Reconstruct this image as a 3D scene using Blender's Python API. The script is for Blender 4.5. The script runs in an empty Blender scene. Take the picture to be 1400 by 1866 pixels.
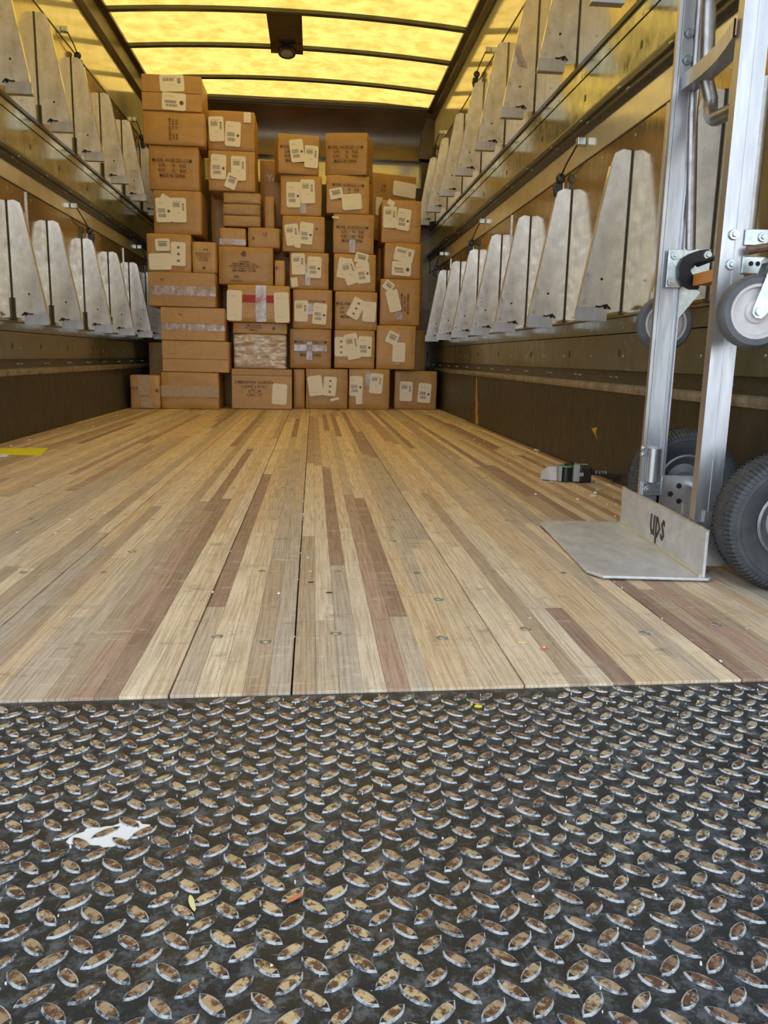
import bpy, bmesh, math, random
import numpy as np
from mathutils import Vector, Matrix
random.seed(7)
sc = bpy.context.scene
COL = sc.collection
# ------------------------------------------------------------------ camera
FPX, VPX, ROLL, HCAM = 1450.0, (571.0, 650.0), 0.005, 0.41
def _axes():
    F = np.array([VPX[0]-700, VPX[1]-933, FPX]); F /= np.linalg.norm(F)
    D = np.array([-math.sin(ROLL), math.cos(ROLL), 0.0]); D -= D.dot(F)*F; D /= np.linalg.norm(D)
    return np.array([np.cross(D, F), F, -D])
MW = _axes()                       # rows: world X, Y, Z axes in lens coordinates (right, down, forward)
def at(x, y, **k):                 # a point of the photo on a real plane of the truck
    d = MW @ np.array([x-700, y-933, FPX]); o = np.array([0, 0, HCAM])
    (a, v), = k.items(); i = 'XYZ'.index(a)
    return o + d*((v-o[i])/d[i])
cd = bpy.data.cameras.new('camera'); cam = bpy.data.objects.new('camera', cd); COL.objects.link(cam)
rot = Matrix([[MW[i][0], -MW[i][1], -MW[i][2]] for i in range(3)])
cam.matrix_world = Matrix.Translation((0, 0, HCAM)) @ rot.to_4x4()
cd.sensor_fit = 'VERTICAL'; cd.sensor_height = 36; cd.lens = FPX*36/1866; cd.clip_start = 0.02
sc.camera = cam
# ------------------------------------------------------------------ light
w = bpy.data.worlds.new('world'); sc.world = w; w.use_nodes = True
nt = w.node_tree; bg = nt.nodes['Background']
SKY = 3.2
tc = nt.nodes.new('ShaderNodeTexCoord'); sx = nt.nodes.new('ShaderNodeSeparateXYZ'); rp = nt.nodes.new('ShaderNodeValToRGB')
nt.links.new(tc.outputs['Generated'], sx.inputs[0]); nt.links.new(sx.outputs['Z'], rp.inputs[0]); nt.links.new(rp.outputs[0], bg.inputs[0])
rp.color_ramp.elements[0].position = 0.0; rp.color_ramp.elements[0].color = (0.90, 0.95, 1.0, 1)
rp.color_ramp.elements[1].position = 0.9; rp.color_ramp.elements[1].color = (0.23, 0.29, 0.38, 1)
e_ = rp.color_ramp.elements.new(0.35); e_.color = (0.60, 0.68, 0.80, 1)
bg.inputs[1].default_value = SKY
sl = bpy.data.lights.new('sun', 'SUN'); sl.energy = 1.6; sl.angle = 0.02; sl.color = (1, 0.96, 0.9)
so = bpy.data.objects.new('sun', sl); COL.objects.link(so)
so.rotation_euler = Vector((0.18, 0.62, 1.0)).to_track_quat('Z', 'Y').to_euler()
sc.view_settings.view_transform = 'Standard'; sc.view_settings.look = 'None'
sc.view_settings.exposure = 0.0; sc.view_settings.gamma = 1; sc.view_settings.use_curve_mapping = False
sc.cycles.max_bounces = 10; sc.cycles.diffuse_bounces = 5; sc.cycles.glossy_bounces = 5; sc.cycles.transmission_bounces = 6
sc.cycles.use_denoising = True
sc.cycles.sample_clamp_indirect = 8

# ------------------------------------------------------------------ materials
MATS = {}
def newmat(name):
    m = bpy.data.materials.new(name); m.use_nodes = True; MATS[name] = m
    return m, m.node_tree, m.node_tree.nodes['Principled BSDF']
def N(nt, t, **k):
    n = nt.nodes.new(t)
    for a, v in k.items(): setattr(n, a, v)
    return n
def coords(nt, scale, kind='Object'):
    mp = N(nt, 'ShaderNodeMapping'); mp.inputs['Scale'].default_value = scale
    if kind == 'World': g = N(nt, 'ShaderNodeNewGeometry'); nt.links.new(g.outputs['Position'], mp.inputs[0])
    else: t = N(nt, 'ShaderNodeTexCoord'); nt.links.new(t.outputs[kind], mp.inputs[0])
    return mp.outputs[0]
def noise(nt, vec, scale=5, detail=4, rough=.6):
    n = N(nt, 'ShaderNodeTexNoise'); n.inputs['Scale'].default_value = scale; n.inputs['Detail'].default_value = detail
    n.inputs['Roughness'].default_value = rough
    if vec is not None: nt.links.new(vec, n.inputs['Vector'])
    return n.outputs['Fac']
def ramp(nt, fac, stops, interp='LINEAR'):
    r = N(nt, 'ShaderNodeValToRGB'); r.color_ramp.interpolation = interp
    e = r.color_ramp.elements
    while len(e) < len(stops): e.new(0.5)
    for i, (p, c) in enumerate(stops):
        e[i].position = p; e[i].color = (c, c, c, 1) if isinstance(c, (int, float)) else (*c, 1)
    nt.links.new(fac, r.inputs[0]); return r.outputs[0]
def mix(nt, fac, a, b, mode='MIX'):
    m = N(nt, 'ShaderNodeMix', data_type='RGBA', blend_type=mode)
    for s, v in ((0, fac), (6, a), (7, b)):
        if isinstance(v, (int, float)): m.inputs[s].default_value = v
        elif isinstance(v, tuple): m.inputs[s].default_value = (*v, 1)
        else: nt.links.new(v, m.inputs[s])
    return m.outputs[2]
def bump(nt, bs, h, strength=.2, dist=.002):
    b = N(nt, 'ShaderNodeBump'); b.inputs['Strength'].default_value = strength; b.inputs['Distance'].default_value = dist
    nt.links.new(h, b.inputs['Height']); nt.links.new(b.outputs[0], bs.inputs['Normal'])
def worn(name, c1, c2, metal=0., rough=.4, r2=None, sc_=(3, 3, 3), kind='World', spots=None, spotscale=20, bmp=.0, thr=.68):
    m, nt, bs = newmat(name)
    v = coords(nt, sc_, kind); f = noise(nt, v, 4, 6, .65)
    col = ramp(nt, f, [(.32, c1), (.68, c2)])
    if spots:
        f2 = noise(nt, coords(nt, (1, 1, 1), kind), spotscale, 5, .7)
        col = mix(nt, ramp(nt, f2, [(thr, 0.), (thr+.04, 1.)]), col, spots)
    nt.links.new(col, bs.inputs['Base Color'])
    bs.inputs['Metallic'].default_value = metal
    r = ramp(nt, noise(nt, v, 9, 4), [(.3, rough), (.7, r2 if r2 is not None else rough+.12)])
    nt.links.new(r, bs.inputs['Roughness'])
    if bmp: bump(nt, bs, noise(nt, v, 14, 5), bmp)
    return m
def plain(name, c, metal=0., rough=.5, **k):
    m, nt, bs = newmat(name)
    bs.inputs['Base Color'].default_value = (*c, 1); bs.inputs['Metallic'].default_value = metal; bs.inputs['Roughness'].default_value = rough
    for a, v in k.items(): bs.inputs[a].default_value = v
    return m
V = (7, 7, 1.2)      # vertical streaks
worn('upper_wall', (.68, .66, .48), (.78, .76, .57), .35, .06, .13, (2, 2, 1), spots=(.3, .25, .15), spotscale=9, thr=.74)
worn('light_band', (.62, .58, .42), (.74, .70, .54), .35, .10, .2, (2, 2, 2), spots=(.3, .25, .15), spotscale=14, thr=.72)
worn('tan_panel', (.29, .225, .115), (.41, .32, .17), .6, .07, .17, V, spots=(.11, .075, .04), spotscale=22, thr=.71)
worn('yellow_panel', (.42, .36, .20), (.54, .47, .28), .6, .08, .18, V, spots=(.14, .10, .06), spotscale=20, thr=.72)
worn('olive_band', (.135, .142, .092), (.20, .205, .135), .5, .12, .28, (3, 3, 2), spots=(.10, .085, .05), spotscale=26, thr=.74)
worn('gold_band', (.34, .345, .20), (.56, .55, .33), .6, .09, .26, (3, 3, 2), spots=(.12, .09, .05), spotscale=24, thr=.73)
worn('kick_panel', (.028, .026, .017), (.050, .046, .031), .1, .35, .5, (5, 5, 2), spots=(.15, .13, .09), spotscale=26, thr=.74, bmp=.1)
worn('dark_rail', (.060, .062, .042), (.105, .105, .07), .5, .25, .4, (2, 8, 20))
worn('rail_lip', (.20, .18, .12), (.50, .48, .42), .6, .28, .45, (3, 6, 3), spots=(.12, .1, .06), spotscale=16, thr=.6)
worn('aluminium', (.58, .575, .57), (.84, .84, .84), .9, .24, .44, (4, 4, 3), 'Object', spots=(.34, .33, .32), spotscale=20, thr=.69)
worn('bright_aluminium', (.46, .475, .495), (.60, .615, .64), .85, .30, .42, (10, 10, 1.2), 'Object', spots=(.5, .5, .5), spotscale=45, thr=.77)
worn('nose_aluminium', (.54, .55, .545), (.72, .725, .72), .35, .38, .52, (8, 5, 8), 'Object', spots=(.75, .74, .70), spotscale=11, thr=.66, bmp=.15)
worn('dull_tube', (.25, .245, .24), (.38, .37, .36), .9, .25, .4, (8, 8, 8), 'Object', spots=(.2, .19, .18), spotscale=40, thr=.72)
worn('zinc', (.42, .48, .49), (.60, .65, .65), .85, .22, .35, (9, 9, 9), 'Object')
plain('black_metal', (.02, .02, .022), .4, .4)
worn('rust_metal', (.10, .08, .07), (.28, .14, .07), .4, .45, .6, (20, 20, 20), 'Object')
plain('black_gap', (.012, .010, .008), 0, .8)
plain('dark_strip', (.05, .042, .025), .2, .5)
worn('bulkhead', (.085, .066, .045), (.115, .09, .062), .8, .24, .34, (.4, .4, .8))
worn('roof_rail', (.085, .062, .032), (.13, .10, .055), .4, .35, .45, (.6, .6, .6))
worn('door_slat', (.45, .45, .43), (.55, .55, .53), .1, .5, .6, (2, 2, 2))
plain('black_plastic', (.015, .015, .015), 0, .35)
plain('grey_plastic', (.35, .36, .34), 0, .4)
plain('clear_tape_tail', (.45, .42, .38), 0, .2)
plain('green_paint', (.10, .28, .12), 0, .5)
worn('rubber', (.038, .042, .045), (.066, .07, .073), 0, .55, .7, (8, 8, 8), 'Object', spots=(.22, .21, .19), spotscale=60, thr=.7)
worn('caster_rubber', (.07, .075, .08), (.115, .12, .125), 0, .4, .55, (8, 8, 8), 'Object')
worn('caster_hub', (.52, .49, .47), (.66, .63, .61), 0, .35, .5, (8, 8, 8), 'Object')
worn('wheel_hub', (.17, .175, .18), (.28, .285, .29), .7, .35, .45, (8, 8, 8), 'Object')
plain('orange_paint', (.62, .24, .03), .1, .45)
plain('white_paper', (.86, .84, .78), 0, .6)
plain('label_paper', (.88, .85, .76), 0, .55)
plain('label_ink', (.10, .10, .10), 0, .6)
plain('label_pale_ink', (.50, .49, .45), 0, .6)
plain('carton_ink', (.085, .045, .018), 0, .7)
plain('red_ink', (.42, .03, .03), 0, .6)
plain('white_ink', (.75, .72, .68), 0, .7)
worn('yellow_card', (.80, .76, .02), (.90, .86, .04), 0, .5, .6, (9, 9, 9))
plain('yellow_paint', (.55, .33, .02), 0, .5)
plain('bright_yellow_paint', (.85, .82, .04), 0, .5)
plain('mark_ink', (.055, .035, .028), .2, .5)
plain('orange_leaf', (.60, .20, .08), 0, .6)
plain('straw', (.78, .68, .30), 0, .6)
worn('paper_tape', (.42, .31, .19), (.50, .38, .24), 0, .35, .45, (9, 9, 9))
worn('asphalt', (.10, .10, .10), (.16, .16, .16), 0, .8, .95, (9, 9, 9))
# carton board: a tint per box, faint vertical corrugation
m, nt, bs = newmat('carton')
oi = N(nt, 'ShaderNodeObjectInfo')
base = ramp(nt, oi.outputs['Random'], [(0, (.60, .34, .105)), (.5, (.68, .41, .14)), (1, (.52, .30, .10))])
f = noise(nt, coords(nt, (2.5, 2.5, 4)), 3, 6, .65)
base = mix(nt, .55, base, ramp(nt, f, [(.3, (.60, .57, .54)), (.7, (1.0, 1.0, 1.0))]), 'MULTIPLY')
f = noise(nt, coords(nt, (160, 160, 2)), 1.5, 2)
base = mix(nt, .22, base, f, 'MULTIPLY')
nt.links.new(base, bs.inputs['Base Color']); bs.inputs['Roughness'].default_value = .42
bs.inputs['Specular IOR Level'].default_value = .55
bump(nt, bs, noise(nt, coords(nt, (7, 7, 7)), 1.6, 3), .35, .012)
# glossy clear tape, stretch film
def film(name, tint, alpha, rough, bstr, cs):
    m, nt, bs = newmat(name)
    tr = N(nt, 'ShaderNodeBsdfTransparent'); mx = N(nt, 'ShaderNodeMixShader'); out = nt.nodes['Material Output']
    bs.inputs['Base Color'].default_value = (*tint, 1); bs.inputs['Roughness'].default_value = rough
    bs.inputs['Specular IOR Level'].default_value = 1.0; bs.inputs['Coat Weight'].default_value = .6; bs.inputs['Coat Roughness'].default_value = rough
    h = noise(nt, coords(nt, cs), 1, 4, .6); bump(nt, bs, h, bstr, .02)
    fr = ramp(nt, h, [(.38, alpha*.35), (.58, min(1, alpha*1.5))])
    nt.links.new(fr, mx.inputs[0]); nt.links.new(tr.outputs[0], mx.inputs[1]); nt.links.new(bs.outputs[0], mx.inputs[2])
    nt.links.new(mx.outputs[0], out.inputs[0])
film('clear_tape', (.52, .44, .48), .55, .2, .3, (14, 14, 9))
film('stretch_film', (.86, .83, .82), .46, .06, .3, (6, 6, 22))  # pale, patchy tint stands in for silvery highlights on the film
film('thin_film', (.60, .52, .42), .12, .10, .8, (5, 5, 16))
# roof: translucent yellow glass-fibre sheet
m, nt, bs = newmat('translucent_roof')
out = nt.nodes['Material Output']
v = coords(nt, (1, 1, 1), 'World')
f = noise(nt, v, 9, 5, .6); f2 = noise(nt, coords(nt, (1, 3, 1), 'World'), 5, 4)
col = ramp(nt, f, [(.34, (.70, .41, .065)), (.58, (.97, .58, .125))])
col = mix(nt, .35, col, ramp(nt, f2, [(.35, (.78, .78, .7)), (.65, (1, 1, 1))]), 'MULTIPLY')
tl = N(nt, 'ShaderNodeBsdfTranslucent'); mx = N(nt, 'ShaderNodeMixShader'); mx.inputs[0].default_value = .93
nt.links.new(col, tl.inputs[0]); bs.inputs['Base Color'].default_value = (.6, .45, .15, 1); bs.inputs['Roughness'].default_value = .35
nt.links.new(bs.outputs[0], mx.inputs[1]); nt.links.new(tl.outputs[0], mx.inputs[2]); nt.links.new(mx.outputs[0], out.inputs[0])
# hardwood floor strips
m, nt, bs = newmat('hardwood')
oi = N(nt, 'ShaderNodeObjectInfo')
base = ramp(nt, oi.outputs['Random'], [(0, (.82, .65, .43)), (.15, (.56, .43, .29)), (.27, (.92, .75, .51)), (.38, (.40, .265, .19)), (.47, (.66, .54, .39)),
    (.60, (.86, .72, .52)), (.72, (.54, .36, .26)), (.79, (.80, .60, .37)), (.9, (.60, .51, .39))], 'CONSTANT')
ad = N(nt, 'ShaderNodeVectorMath', operation='ADD'); cmb = N(nt, 'ShaderNodeCombineXYZ')
ml = N(nt, 'ShaderNodeMath', operation='MULTIPLY'); ml.inputs[1].default_value = 37
nt.links.new(oi.outputs['Random'], ml.inputs[0]); nt.links.new(ml.outputs[0], cmb.inputs[1]); nt.links.new(ml.outputs[0], cmb.inputs[0])
g = N(nt, 'ShaderNodeNewGeometry'); nt.links.new(g.outputs['Position'], ad.inputs[0]); nt.links.new(cmb.outputs[0], ad.inputs[1])
mp = N(nt, 'ShaderNodeMapping'); mp.inputs['Scale'].default_value = (260, 7, 1); nt.links.new(ad.outputs[0], mp.inputs[0])
grain = noise(nt, mp.outputs[0], 1.0, 4, .6)
base = mix(nt, .55, base, ramp(nt, grain, [(.36, (.42, .34, .28)), (.58, (1.08, 1.06, 1.02))]), 'MULTIPLY')
mp2 = N(nt, 'ShaderNodeMapping'); mp2.inputs['Scale'].default_value = (900, 60, 1); nt.links.new(ad.outputs[0], mp2.inputs[0])
base = mix(nt, .30, base, ramp(nt, noise(nt, mp2.outputs[0], 1, 2), [(.4, .55), (.6, 1.)]), 'MULTIPLY')
wp = coords(nt, (1, 1, 1), 'World')
base = mix(nt, ramp(nt, noise(nt, coords(nt, (1.4, .8, 1), 'World'), 3, 6, .7), [(.48, 0.), (.80, .5)]), base, (.50, .40, .29))      # grey dirt
base = mix(nt, ramp(nt, noise(nt, coords(nt, (5, 8, 1), 'World'), 2.2, 7, .78), [(.57, 0.), (.70, .75)]), base, (.20, .145, .10))      # dark scuffs
base = mix(nt, ramp(nt, noise(nt, coords(nt, (3, 11, 1), 'World'), 4, 6, .75), [(.56, 0.), (.70, .55)]), base, (.78, .70, .60))       # pale scuffs
nt.links.new(base, bs.inputs['Base Color'])
nt.links.new(ramp(nt, noise(nt, wp, 6, 4), [(.3, .38), (.7, .6)]), bs.inputs['Roughness'])
bump(nt, bs, grain, .25, .001)
# tread plate and its lugs
m, nt, bs = newmat('tread_steel')
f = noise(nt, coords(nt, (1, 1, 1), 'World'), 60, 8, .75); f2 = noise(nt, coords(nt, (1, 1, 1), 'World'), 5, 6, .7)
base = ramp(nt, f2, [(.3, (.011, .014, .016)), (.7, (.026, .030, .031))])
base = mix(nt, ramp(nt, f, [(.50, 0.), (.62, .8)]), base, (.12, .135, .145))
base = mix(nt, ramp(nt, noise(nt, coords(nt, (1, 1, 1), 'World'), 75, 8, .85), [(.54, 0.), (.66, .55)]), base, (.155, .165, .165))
sc1 = noise(nt, coords(nt, (22, 160, 1), 'World'), 1, 3); sc2 = noise(nt, coords(nt, (170, 20, 1), 'World'), 1, 3)
base = mix(nt, ramp(nt, sc1, [(.66, 0.), (.72, .5)]), base, (.24, .24, .23)); base = mix(nt, ramp(nt, sc2, [(.67, 0.), (.73, .5)]), base, (.24, .24, .23))
f3 = noise(nt, coords(nt, (1, 1, 1), 'World'), 330, 2, .5)
base = mix(nt, ramp(nt, f3, [(.76, 0.), (.80, 1.)]), base, (.8, .8, .77))
nt.links.new(base, bs.inputs['Base Color']); bs.inputs['Metallic'].default_value = .15
nt.links.new(ramp(nt, noise(nt, coords(nt, (1, 1, 1), 'World'), 25, 5), [(.3, .34), (.7, .6)]), bs.inputs['Roughness'])
bump(nt, bs, f, .35, .001)
m, nt, bs = newmat('lug_top')
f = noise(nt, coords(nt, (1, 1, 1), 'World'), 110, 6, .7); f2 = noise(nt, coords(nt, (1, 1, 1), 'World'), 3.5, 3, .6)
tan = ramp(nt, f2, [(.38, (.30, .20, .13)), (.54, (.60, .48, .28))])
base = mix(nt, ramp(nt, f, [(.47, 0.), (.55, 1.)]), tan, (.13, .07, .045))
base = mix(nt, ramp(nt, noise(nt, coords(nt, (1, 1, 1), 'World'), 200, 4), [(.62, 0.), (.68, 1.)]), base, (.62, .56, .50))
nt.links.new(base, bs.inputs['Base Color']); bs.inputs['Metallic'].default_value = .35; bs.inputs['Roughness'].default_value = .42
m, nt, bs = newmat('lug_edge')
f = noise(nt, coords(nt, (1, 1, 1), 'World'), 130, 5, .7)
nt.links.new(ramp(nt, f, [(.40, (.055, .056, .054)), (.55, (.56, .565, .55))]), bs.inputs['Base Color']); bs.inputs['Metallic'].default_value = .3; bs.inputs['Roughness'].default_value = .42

# ------------------------------------------------------------------ mesh helpers
class MB:
    def __init__(s): s.v = []; s.f = []; s.m = []
    def add(s, vs, fs, mi=0):
        o = len(s.v); s.v += [tuple(v) for v in vs]; s.f += [tuple(i+o for i in f) for f in fs]; s.m += [mi]*len(fs); return s
    def box(s, a, b, mi=0):
        x0, y0, z0 = a; x1, y1, z1 = b
        return s.add([(x0, y0, z0), (x1, y0, z0), (x1, y1, z0), (x0, y1, z0), (x0, y0, z1), (x1, y0, z1), (x1, y1, z1), (x0, y1, z1)],
              [(0, 3, 2, 1), (4, 5, 6, 7), (0, 1, 5, 4), (1, 2, 6, 5), (2, 3, 7, 6), (3, 0, 4, 7)], mi)
    def prism(s, pts, d, mi=0):      # pts: 3D polygon, d: extrusion vector
        n = len(pts); d = Vector(d); P = [Vector(p) for p in pts]
        return s.add(P+[p+d for p in P], [tuple(range(n-1, -1, -1)), tuple(range(n, 2*n))]+[(i, (i+1) % n, n+(i+1) % n, n+i) for i in range(n)], mi)
    def tube(s, path, r, n=12, mi=0, caps=True):
        P = [Vector(p) for p in path]; k = len(P); rs = r if isinstance(r, (list, tuple)) else [r]*k
        up = None; rings = []
        for i in range(k):
            t = (P[min(i+1, k-1)]-P[max(i-1, 0)]).normalized()
            if up is None: up = t.orthogonal().normalized()
            up = (up-t*up.dot(t)).normalized(); b = t.cross(up)
            rings.append([P[i]+(up*math.cos(a)+b*math.sin(a))*rs[i] for a in [2*math.pi*j/n for j in range(n)]])
        vs = [v for rg in rings for v in rg]; fs = []
        for i in range(k-1):
            for j in range(n): fs.append((i*n+j, i*n+(j+1) % n, (i+1)*n+(j+1) % n, (i+1)*n+j))
        if caps: fs += [tuple(range(n-1, -1, -1)), tuple(range((k-1)*n, k*n))]
        return s.add(vs, fs, mi)
    def lathe(s, prof, c, axis, n=32, mi=0, mis=None):   # prof: (radius, offset along axis)
        a = Vector(axis).normalized(); u = a.orthogonal().normalized(); b = a.cross(u); c = Vector(c)
        vs = []; k = len(prof)
        for j in range(n):
            t = 2*math.pi*j/n; e = u*math.cos(t)+b*math.sin(t)
            vs += [c+e*r+a*o for r, o in prof]
        o = len(s.v); s.v += [tuple(v) for v in vs]
        for j in range(n):
            for i in range(k-1):
                s.f.append((o+j*k+i, o+((j+1) % n)*k+i, o+((j+1) % n)*k+i+1, o+j*k+i+1)); s.m.append(mis[i] if mis else mi)
        return s
    def mesh(s, name, mats, smooth=False):
        me = bpy.data.meshes.new(name); me.from_pydata(s.v, [], s.f)
        for m in (mats if isinstance(mats, (list, tuple)) else [mats]): me.materials.append(MATS[m])
        me.polygons.foreach_set('material_index', s.m)
        b = bmesh.new(); b.from_mesh(me); bmesh.ops.recalc_face_normals(b, faces=b.faces); b.to_mesh(me); b.free()
        if smooth:
            me.polygons.foreach_set('use_smooth', [True]*len(s.f)); me.set_sharp_from_angle(angle=math.radians(38))
        me.update(); return me
    def obj(s, name, mats, parent=None, smooth=False, bevel=0):
        o = link(name, s.mesh(name, mats, smooth), parent)
        if bevel:
            md = o.modifiers.new('bevel', 'BEVEL'); md.width = bevel; md.segments = 2; md.limit_method = 'ANGLE'; md.angle_limit = .6
        return o
def link(name, data, parent=None, loc=None, rz=None):
    o = bpy.data.objects.new(name, data); COL.objects.link(o)
    if parent is not None: o.parent = parent
    if loc is not None: o.location = loc
    if rz is not None: o.rotation_euler = (0, 0, rz)
    return o
def tag(o, label, cat, group=None, kind=None):
    o['label'] = label; o['category'] = cat
    if group: o['group'] = group
    if kind: o['kind'] = kind
    return o
def struct(o): o['kind'] = 'structure'; return o
def empty(name, loc, rz=0):
    o = link(name, None, None, loc, rz); o.empty_display_size = .1; return o
def copy_tree(o, parent=None):
    c = o.copy(); COL.objects.link(c)
    if parent is not None: c.parent = parent
    for ch in [x for x in bpy.data.objects if x.parent == o]: copy_tree(ch, c)
    return c
def text_mesh(name, body, size, mat, sx=1.0, extrude=.0003, spacing=1.0):
    cu = bpy.data.curves.new(name, 'FONT'); cu.body = body; cu.size = size; cu.extrude = extrude; cu.offset = size*.010; cu.resolution_u = 1
    cu.space_character = spacing; cu.align_x = 'CENTER'; cu.align_y = 'CENTER'
    o = bpy.data.objects.new(name, cu); COL.objects.link(o)
    me = bpy.data.meshes.new_from_object(o); bpy.data.objects.remove(o)
    for v in me.vertices: v.co.x *= sx
    me.materials.clear(); me.materials.append(MATS[mat]); return me

# ------------------------------------------------------------------ truck body
XR, XL, Y0, YB, ZR = 1.06, -1.385, 0.93, 7.60, 2.55
struct(MB().box((-14, -14, -1.06), (14, 22, -1.0)).obj('ground', 'asphalt'))
ZS = {1: dict(l0=.318, l1=.34, dk=.385, seam=.512, sill=.578, pt=1.185, rb=1.295, rt=1.366, i=1.51, j=1.56, ut=2.19, rr=2.485),
      -1: dict(l0=.300, l1=.325, dk=.368, seam=.495, sill=.548, pt=1.163, rb=1.252, rt=1.323, i=1.475, j=1.518, ut=2.105, rr=2.40)}
def wall(side, name, posts, uposts):
    Xw = XR if side > 0 else XL; z = ZS[side]
    P = lambda d, zz: (Xw-side*d, zz)            # d: distance out of the wall towards the aisle
    def ext(mb, prof, y0, y1, mi=0): return mb.prism([(a, y0, b) for a, b in [P(*q) for q in prof]], (0, y1-y0, 0), mi)
    W = ext(MB(), [(-.035, -.05), (-.08, -.05), (-.08, ZR+.05), (-.035, ZR+.05)], Y0, YB+.05).obj(name, 'dark_rail'); struct(W)
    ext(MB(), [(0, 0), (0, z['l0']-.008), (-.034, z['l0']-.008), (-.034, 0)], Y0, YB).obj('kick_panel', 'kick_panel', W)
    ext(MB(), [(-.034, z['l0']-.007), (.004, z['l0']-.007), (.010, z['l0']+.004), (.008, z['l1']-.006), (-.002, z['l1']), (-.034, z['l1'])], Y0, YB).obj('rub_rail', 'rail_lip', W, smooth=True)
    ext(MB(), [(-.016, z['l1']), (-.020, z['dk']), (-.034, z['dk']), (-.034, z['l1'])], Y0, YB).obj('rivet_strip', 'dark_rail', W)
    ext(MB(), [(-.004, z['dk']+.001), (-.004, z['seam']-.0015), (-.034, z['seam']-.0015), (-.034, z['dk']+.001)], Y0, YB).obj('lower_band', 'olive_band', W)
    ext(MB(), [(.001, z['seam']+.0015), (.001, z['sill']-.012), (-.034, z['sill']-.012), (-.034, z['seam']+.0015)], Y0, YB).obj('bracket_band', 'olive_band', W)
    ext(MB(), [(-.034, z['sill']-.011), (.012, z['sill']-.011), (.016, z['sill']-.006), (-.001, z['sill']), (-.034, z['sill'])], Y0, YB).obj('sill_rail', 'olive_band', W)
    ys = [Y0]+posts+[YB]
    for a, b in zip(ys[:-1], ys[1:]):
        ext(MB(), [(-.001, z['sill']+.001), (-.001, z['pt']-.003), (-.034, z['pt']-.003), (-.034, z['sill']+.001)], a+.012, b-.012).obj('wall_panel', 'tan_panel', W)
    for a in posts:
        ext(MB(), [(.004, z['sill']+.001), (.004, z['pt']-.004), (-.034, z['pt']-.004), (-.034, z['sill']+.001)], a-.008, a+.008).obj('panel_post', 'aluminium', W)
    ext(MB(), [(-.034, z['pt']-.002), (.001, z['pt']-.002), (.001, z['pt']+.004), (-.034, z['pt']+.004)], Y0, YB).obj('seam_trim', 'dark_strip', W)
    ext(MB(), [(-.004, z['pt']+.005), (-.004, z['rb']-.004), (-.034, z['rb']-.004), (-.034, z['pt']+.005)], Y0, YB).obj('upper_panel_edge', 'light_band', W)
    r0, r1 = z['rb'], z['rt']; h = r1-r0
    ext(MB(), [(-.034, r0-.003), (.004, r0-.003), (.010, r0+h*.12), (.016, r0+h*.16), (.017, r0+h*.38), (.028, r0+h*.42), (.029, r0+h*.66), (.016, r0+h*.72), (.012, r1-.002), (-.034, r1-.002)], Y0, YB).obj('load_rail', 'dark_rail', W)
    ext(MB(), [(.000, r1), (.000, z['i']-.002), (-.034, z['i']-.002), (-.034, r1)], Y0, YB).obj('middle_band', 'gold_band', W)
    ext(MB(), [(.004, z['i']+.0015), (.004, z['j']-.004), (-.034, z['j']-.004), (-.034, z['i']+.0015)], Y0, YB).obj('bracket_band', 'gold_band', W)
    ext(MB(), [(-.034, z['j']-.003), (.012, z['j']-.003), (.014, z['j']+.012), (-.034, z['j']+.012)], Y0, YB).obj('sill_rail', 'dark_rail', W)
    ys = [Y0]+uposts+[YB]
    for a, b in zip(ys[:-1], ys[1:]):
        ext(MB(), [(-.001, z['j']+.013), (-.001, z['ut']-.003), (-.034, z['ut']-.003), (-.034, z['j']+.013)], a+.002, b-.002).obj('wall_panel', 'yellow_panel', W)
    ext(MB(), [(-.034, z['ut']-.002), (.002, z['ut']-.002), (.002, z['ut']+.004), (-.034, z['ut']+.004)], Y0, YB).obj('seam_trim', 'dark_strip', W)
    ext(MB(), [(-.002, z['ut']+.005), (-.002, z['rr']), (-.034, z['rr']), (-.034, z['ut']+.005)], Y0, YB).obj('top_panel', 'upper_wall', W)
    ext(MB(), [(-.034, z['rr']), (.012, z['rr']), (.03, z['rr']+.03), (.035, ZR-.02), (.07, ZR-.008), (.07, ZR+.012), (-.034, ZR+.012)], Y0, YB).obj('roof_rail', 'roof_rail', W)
    # rivets: small dashes on the rails (real heads, joined: far too many to pick apart)
    rv = MB(); y = 1.6
    while y < 7.3:
        for k in (0, .05):
            zc = r0+h*(.28 if k == 0 else .5); x = Xw-side*(.0165 if k == 0 else .0285)
            rv.box((x-.002, y+k-.011, zc-.0022), (x+.002, y+k+.011, zc+.0022))
            zc = (z['l1']+z['dk'])/2; x = Xw+side*.018
            rv.box((x-.003, y+k-.011, zc-.002), (x+.003, y+k+.011, zc+.002))
        y += .40
    y = 1.5
    while y < 7.3:
        for q in ((z['seam']+.02, -.0005), (z['sill']-.03, -.0005), (z['i']+.012, .0045), (z['j']+.03, -.001), (z['pt']-.03, -.001), (z['ut']-.03, -.001), (z['dk']+.05, -.004)):
            x = Xw-side*q[1]; rv.lathe([(0, .002), (.004, .0015), (.005, 0)], (x, y+random.uniform(-.03, .03), q[0]), (-side, 0, 0), 8)
        y += .31
    o = rv.obj('rivets', 'zinc', W, smooth=True); o['kind'] = 'stuff'
    # slotted holes in the middle bands
    sl_ = MB()
    for y in (2.75, 3.3, 3.9, 4.6, 5.2) if side > 0 else (3.9, 4.3, 4.75, 5.3):
        for zc, hh in ((z['rt']+.065, .022), (z['dk']+.06, .024)):
            sl_.box((Xw-side*.0003-.0012, y-.007, zc-hh/2), (Xw-side*.0003+.0012, y+.007, zc+hh/2)) if zc > 1 else sl_.box((Xw+side*.0035-.0012, y-.007, zc-hh/2), (Xw+side*.0035+.0012, y+.007, zc+hh/2))
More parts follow.
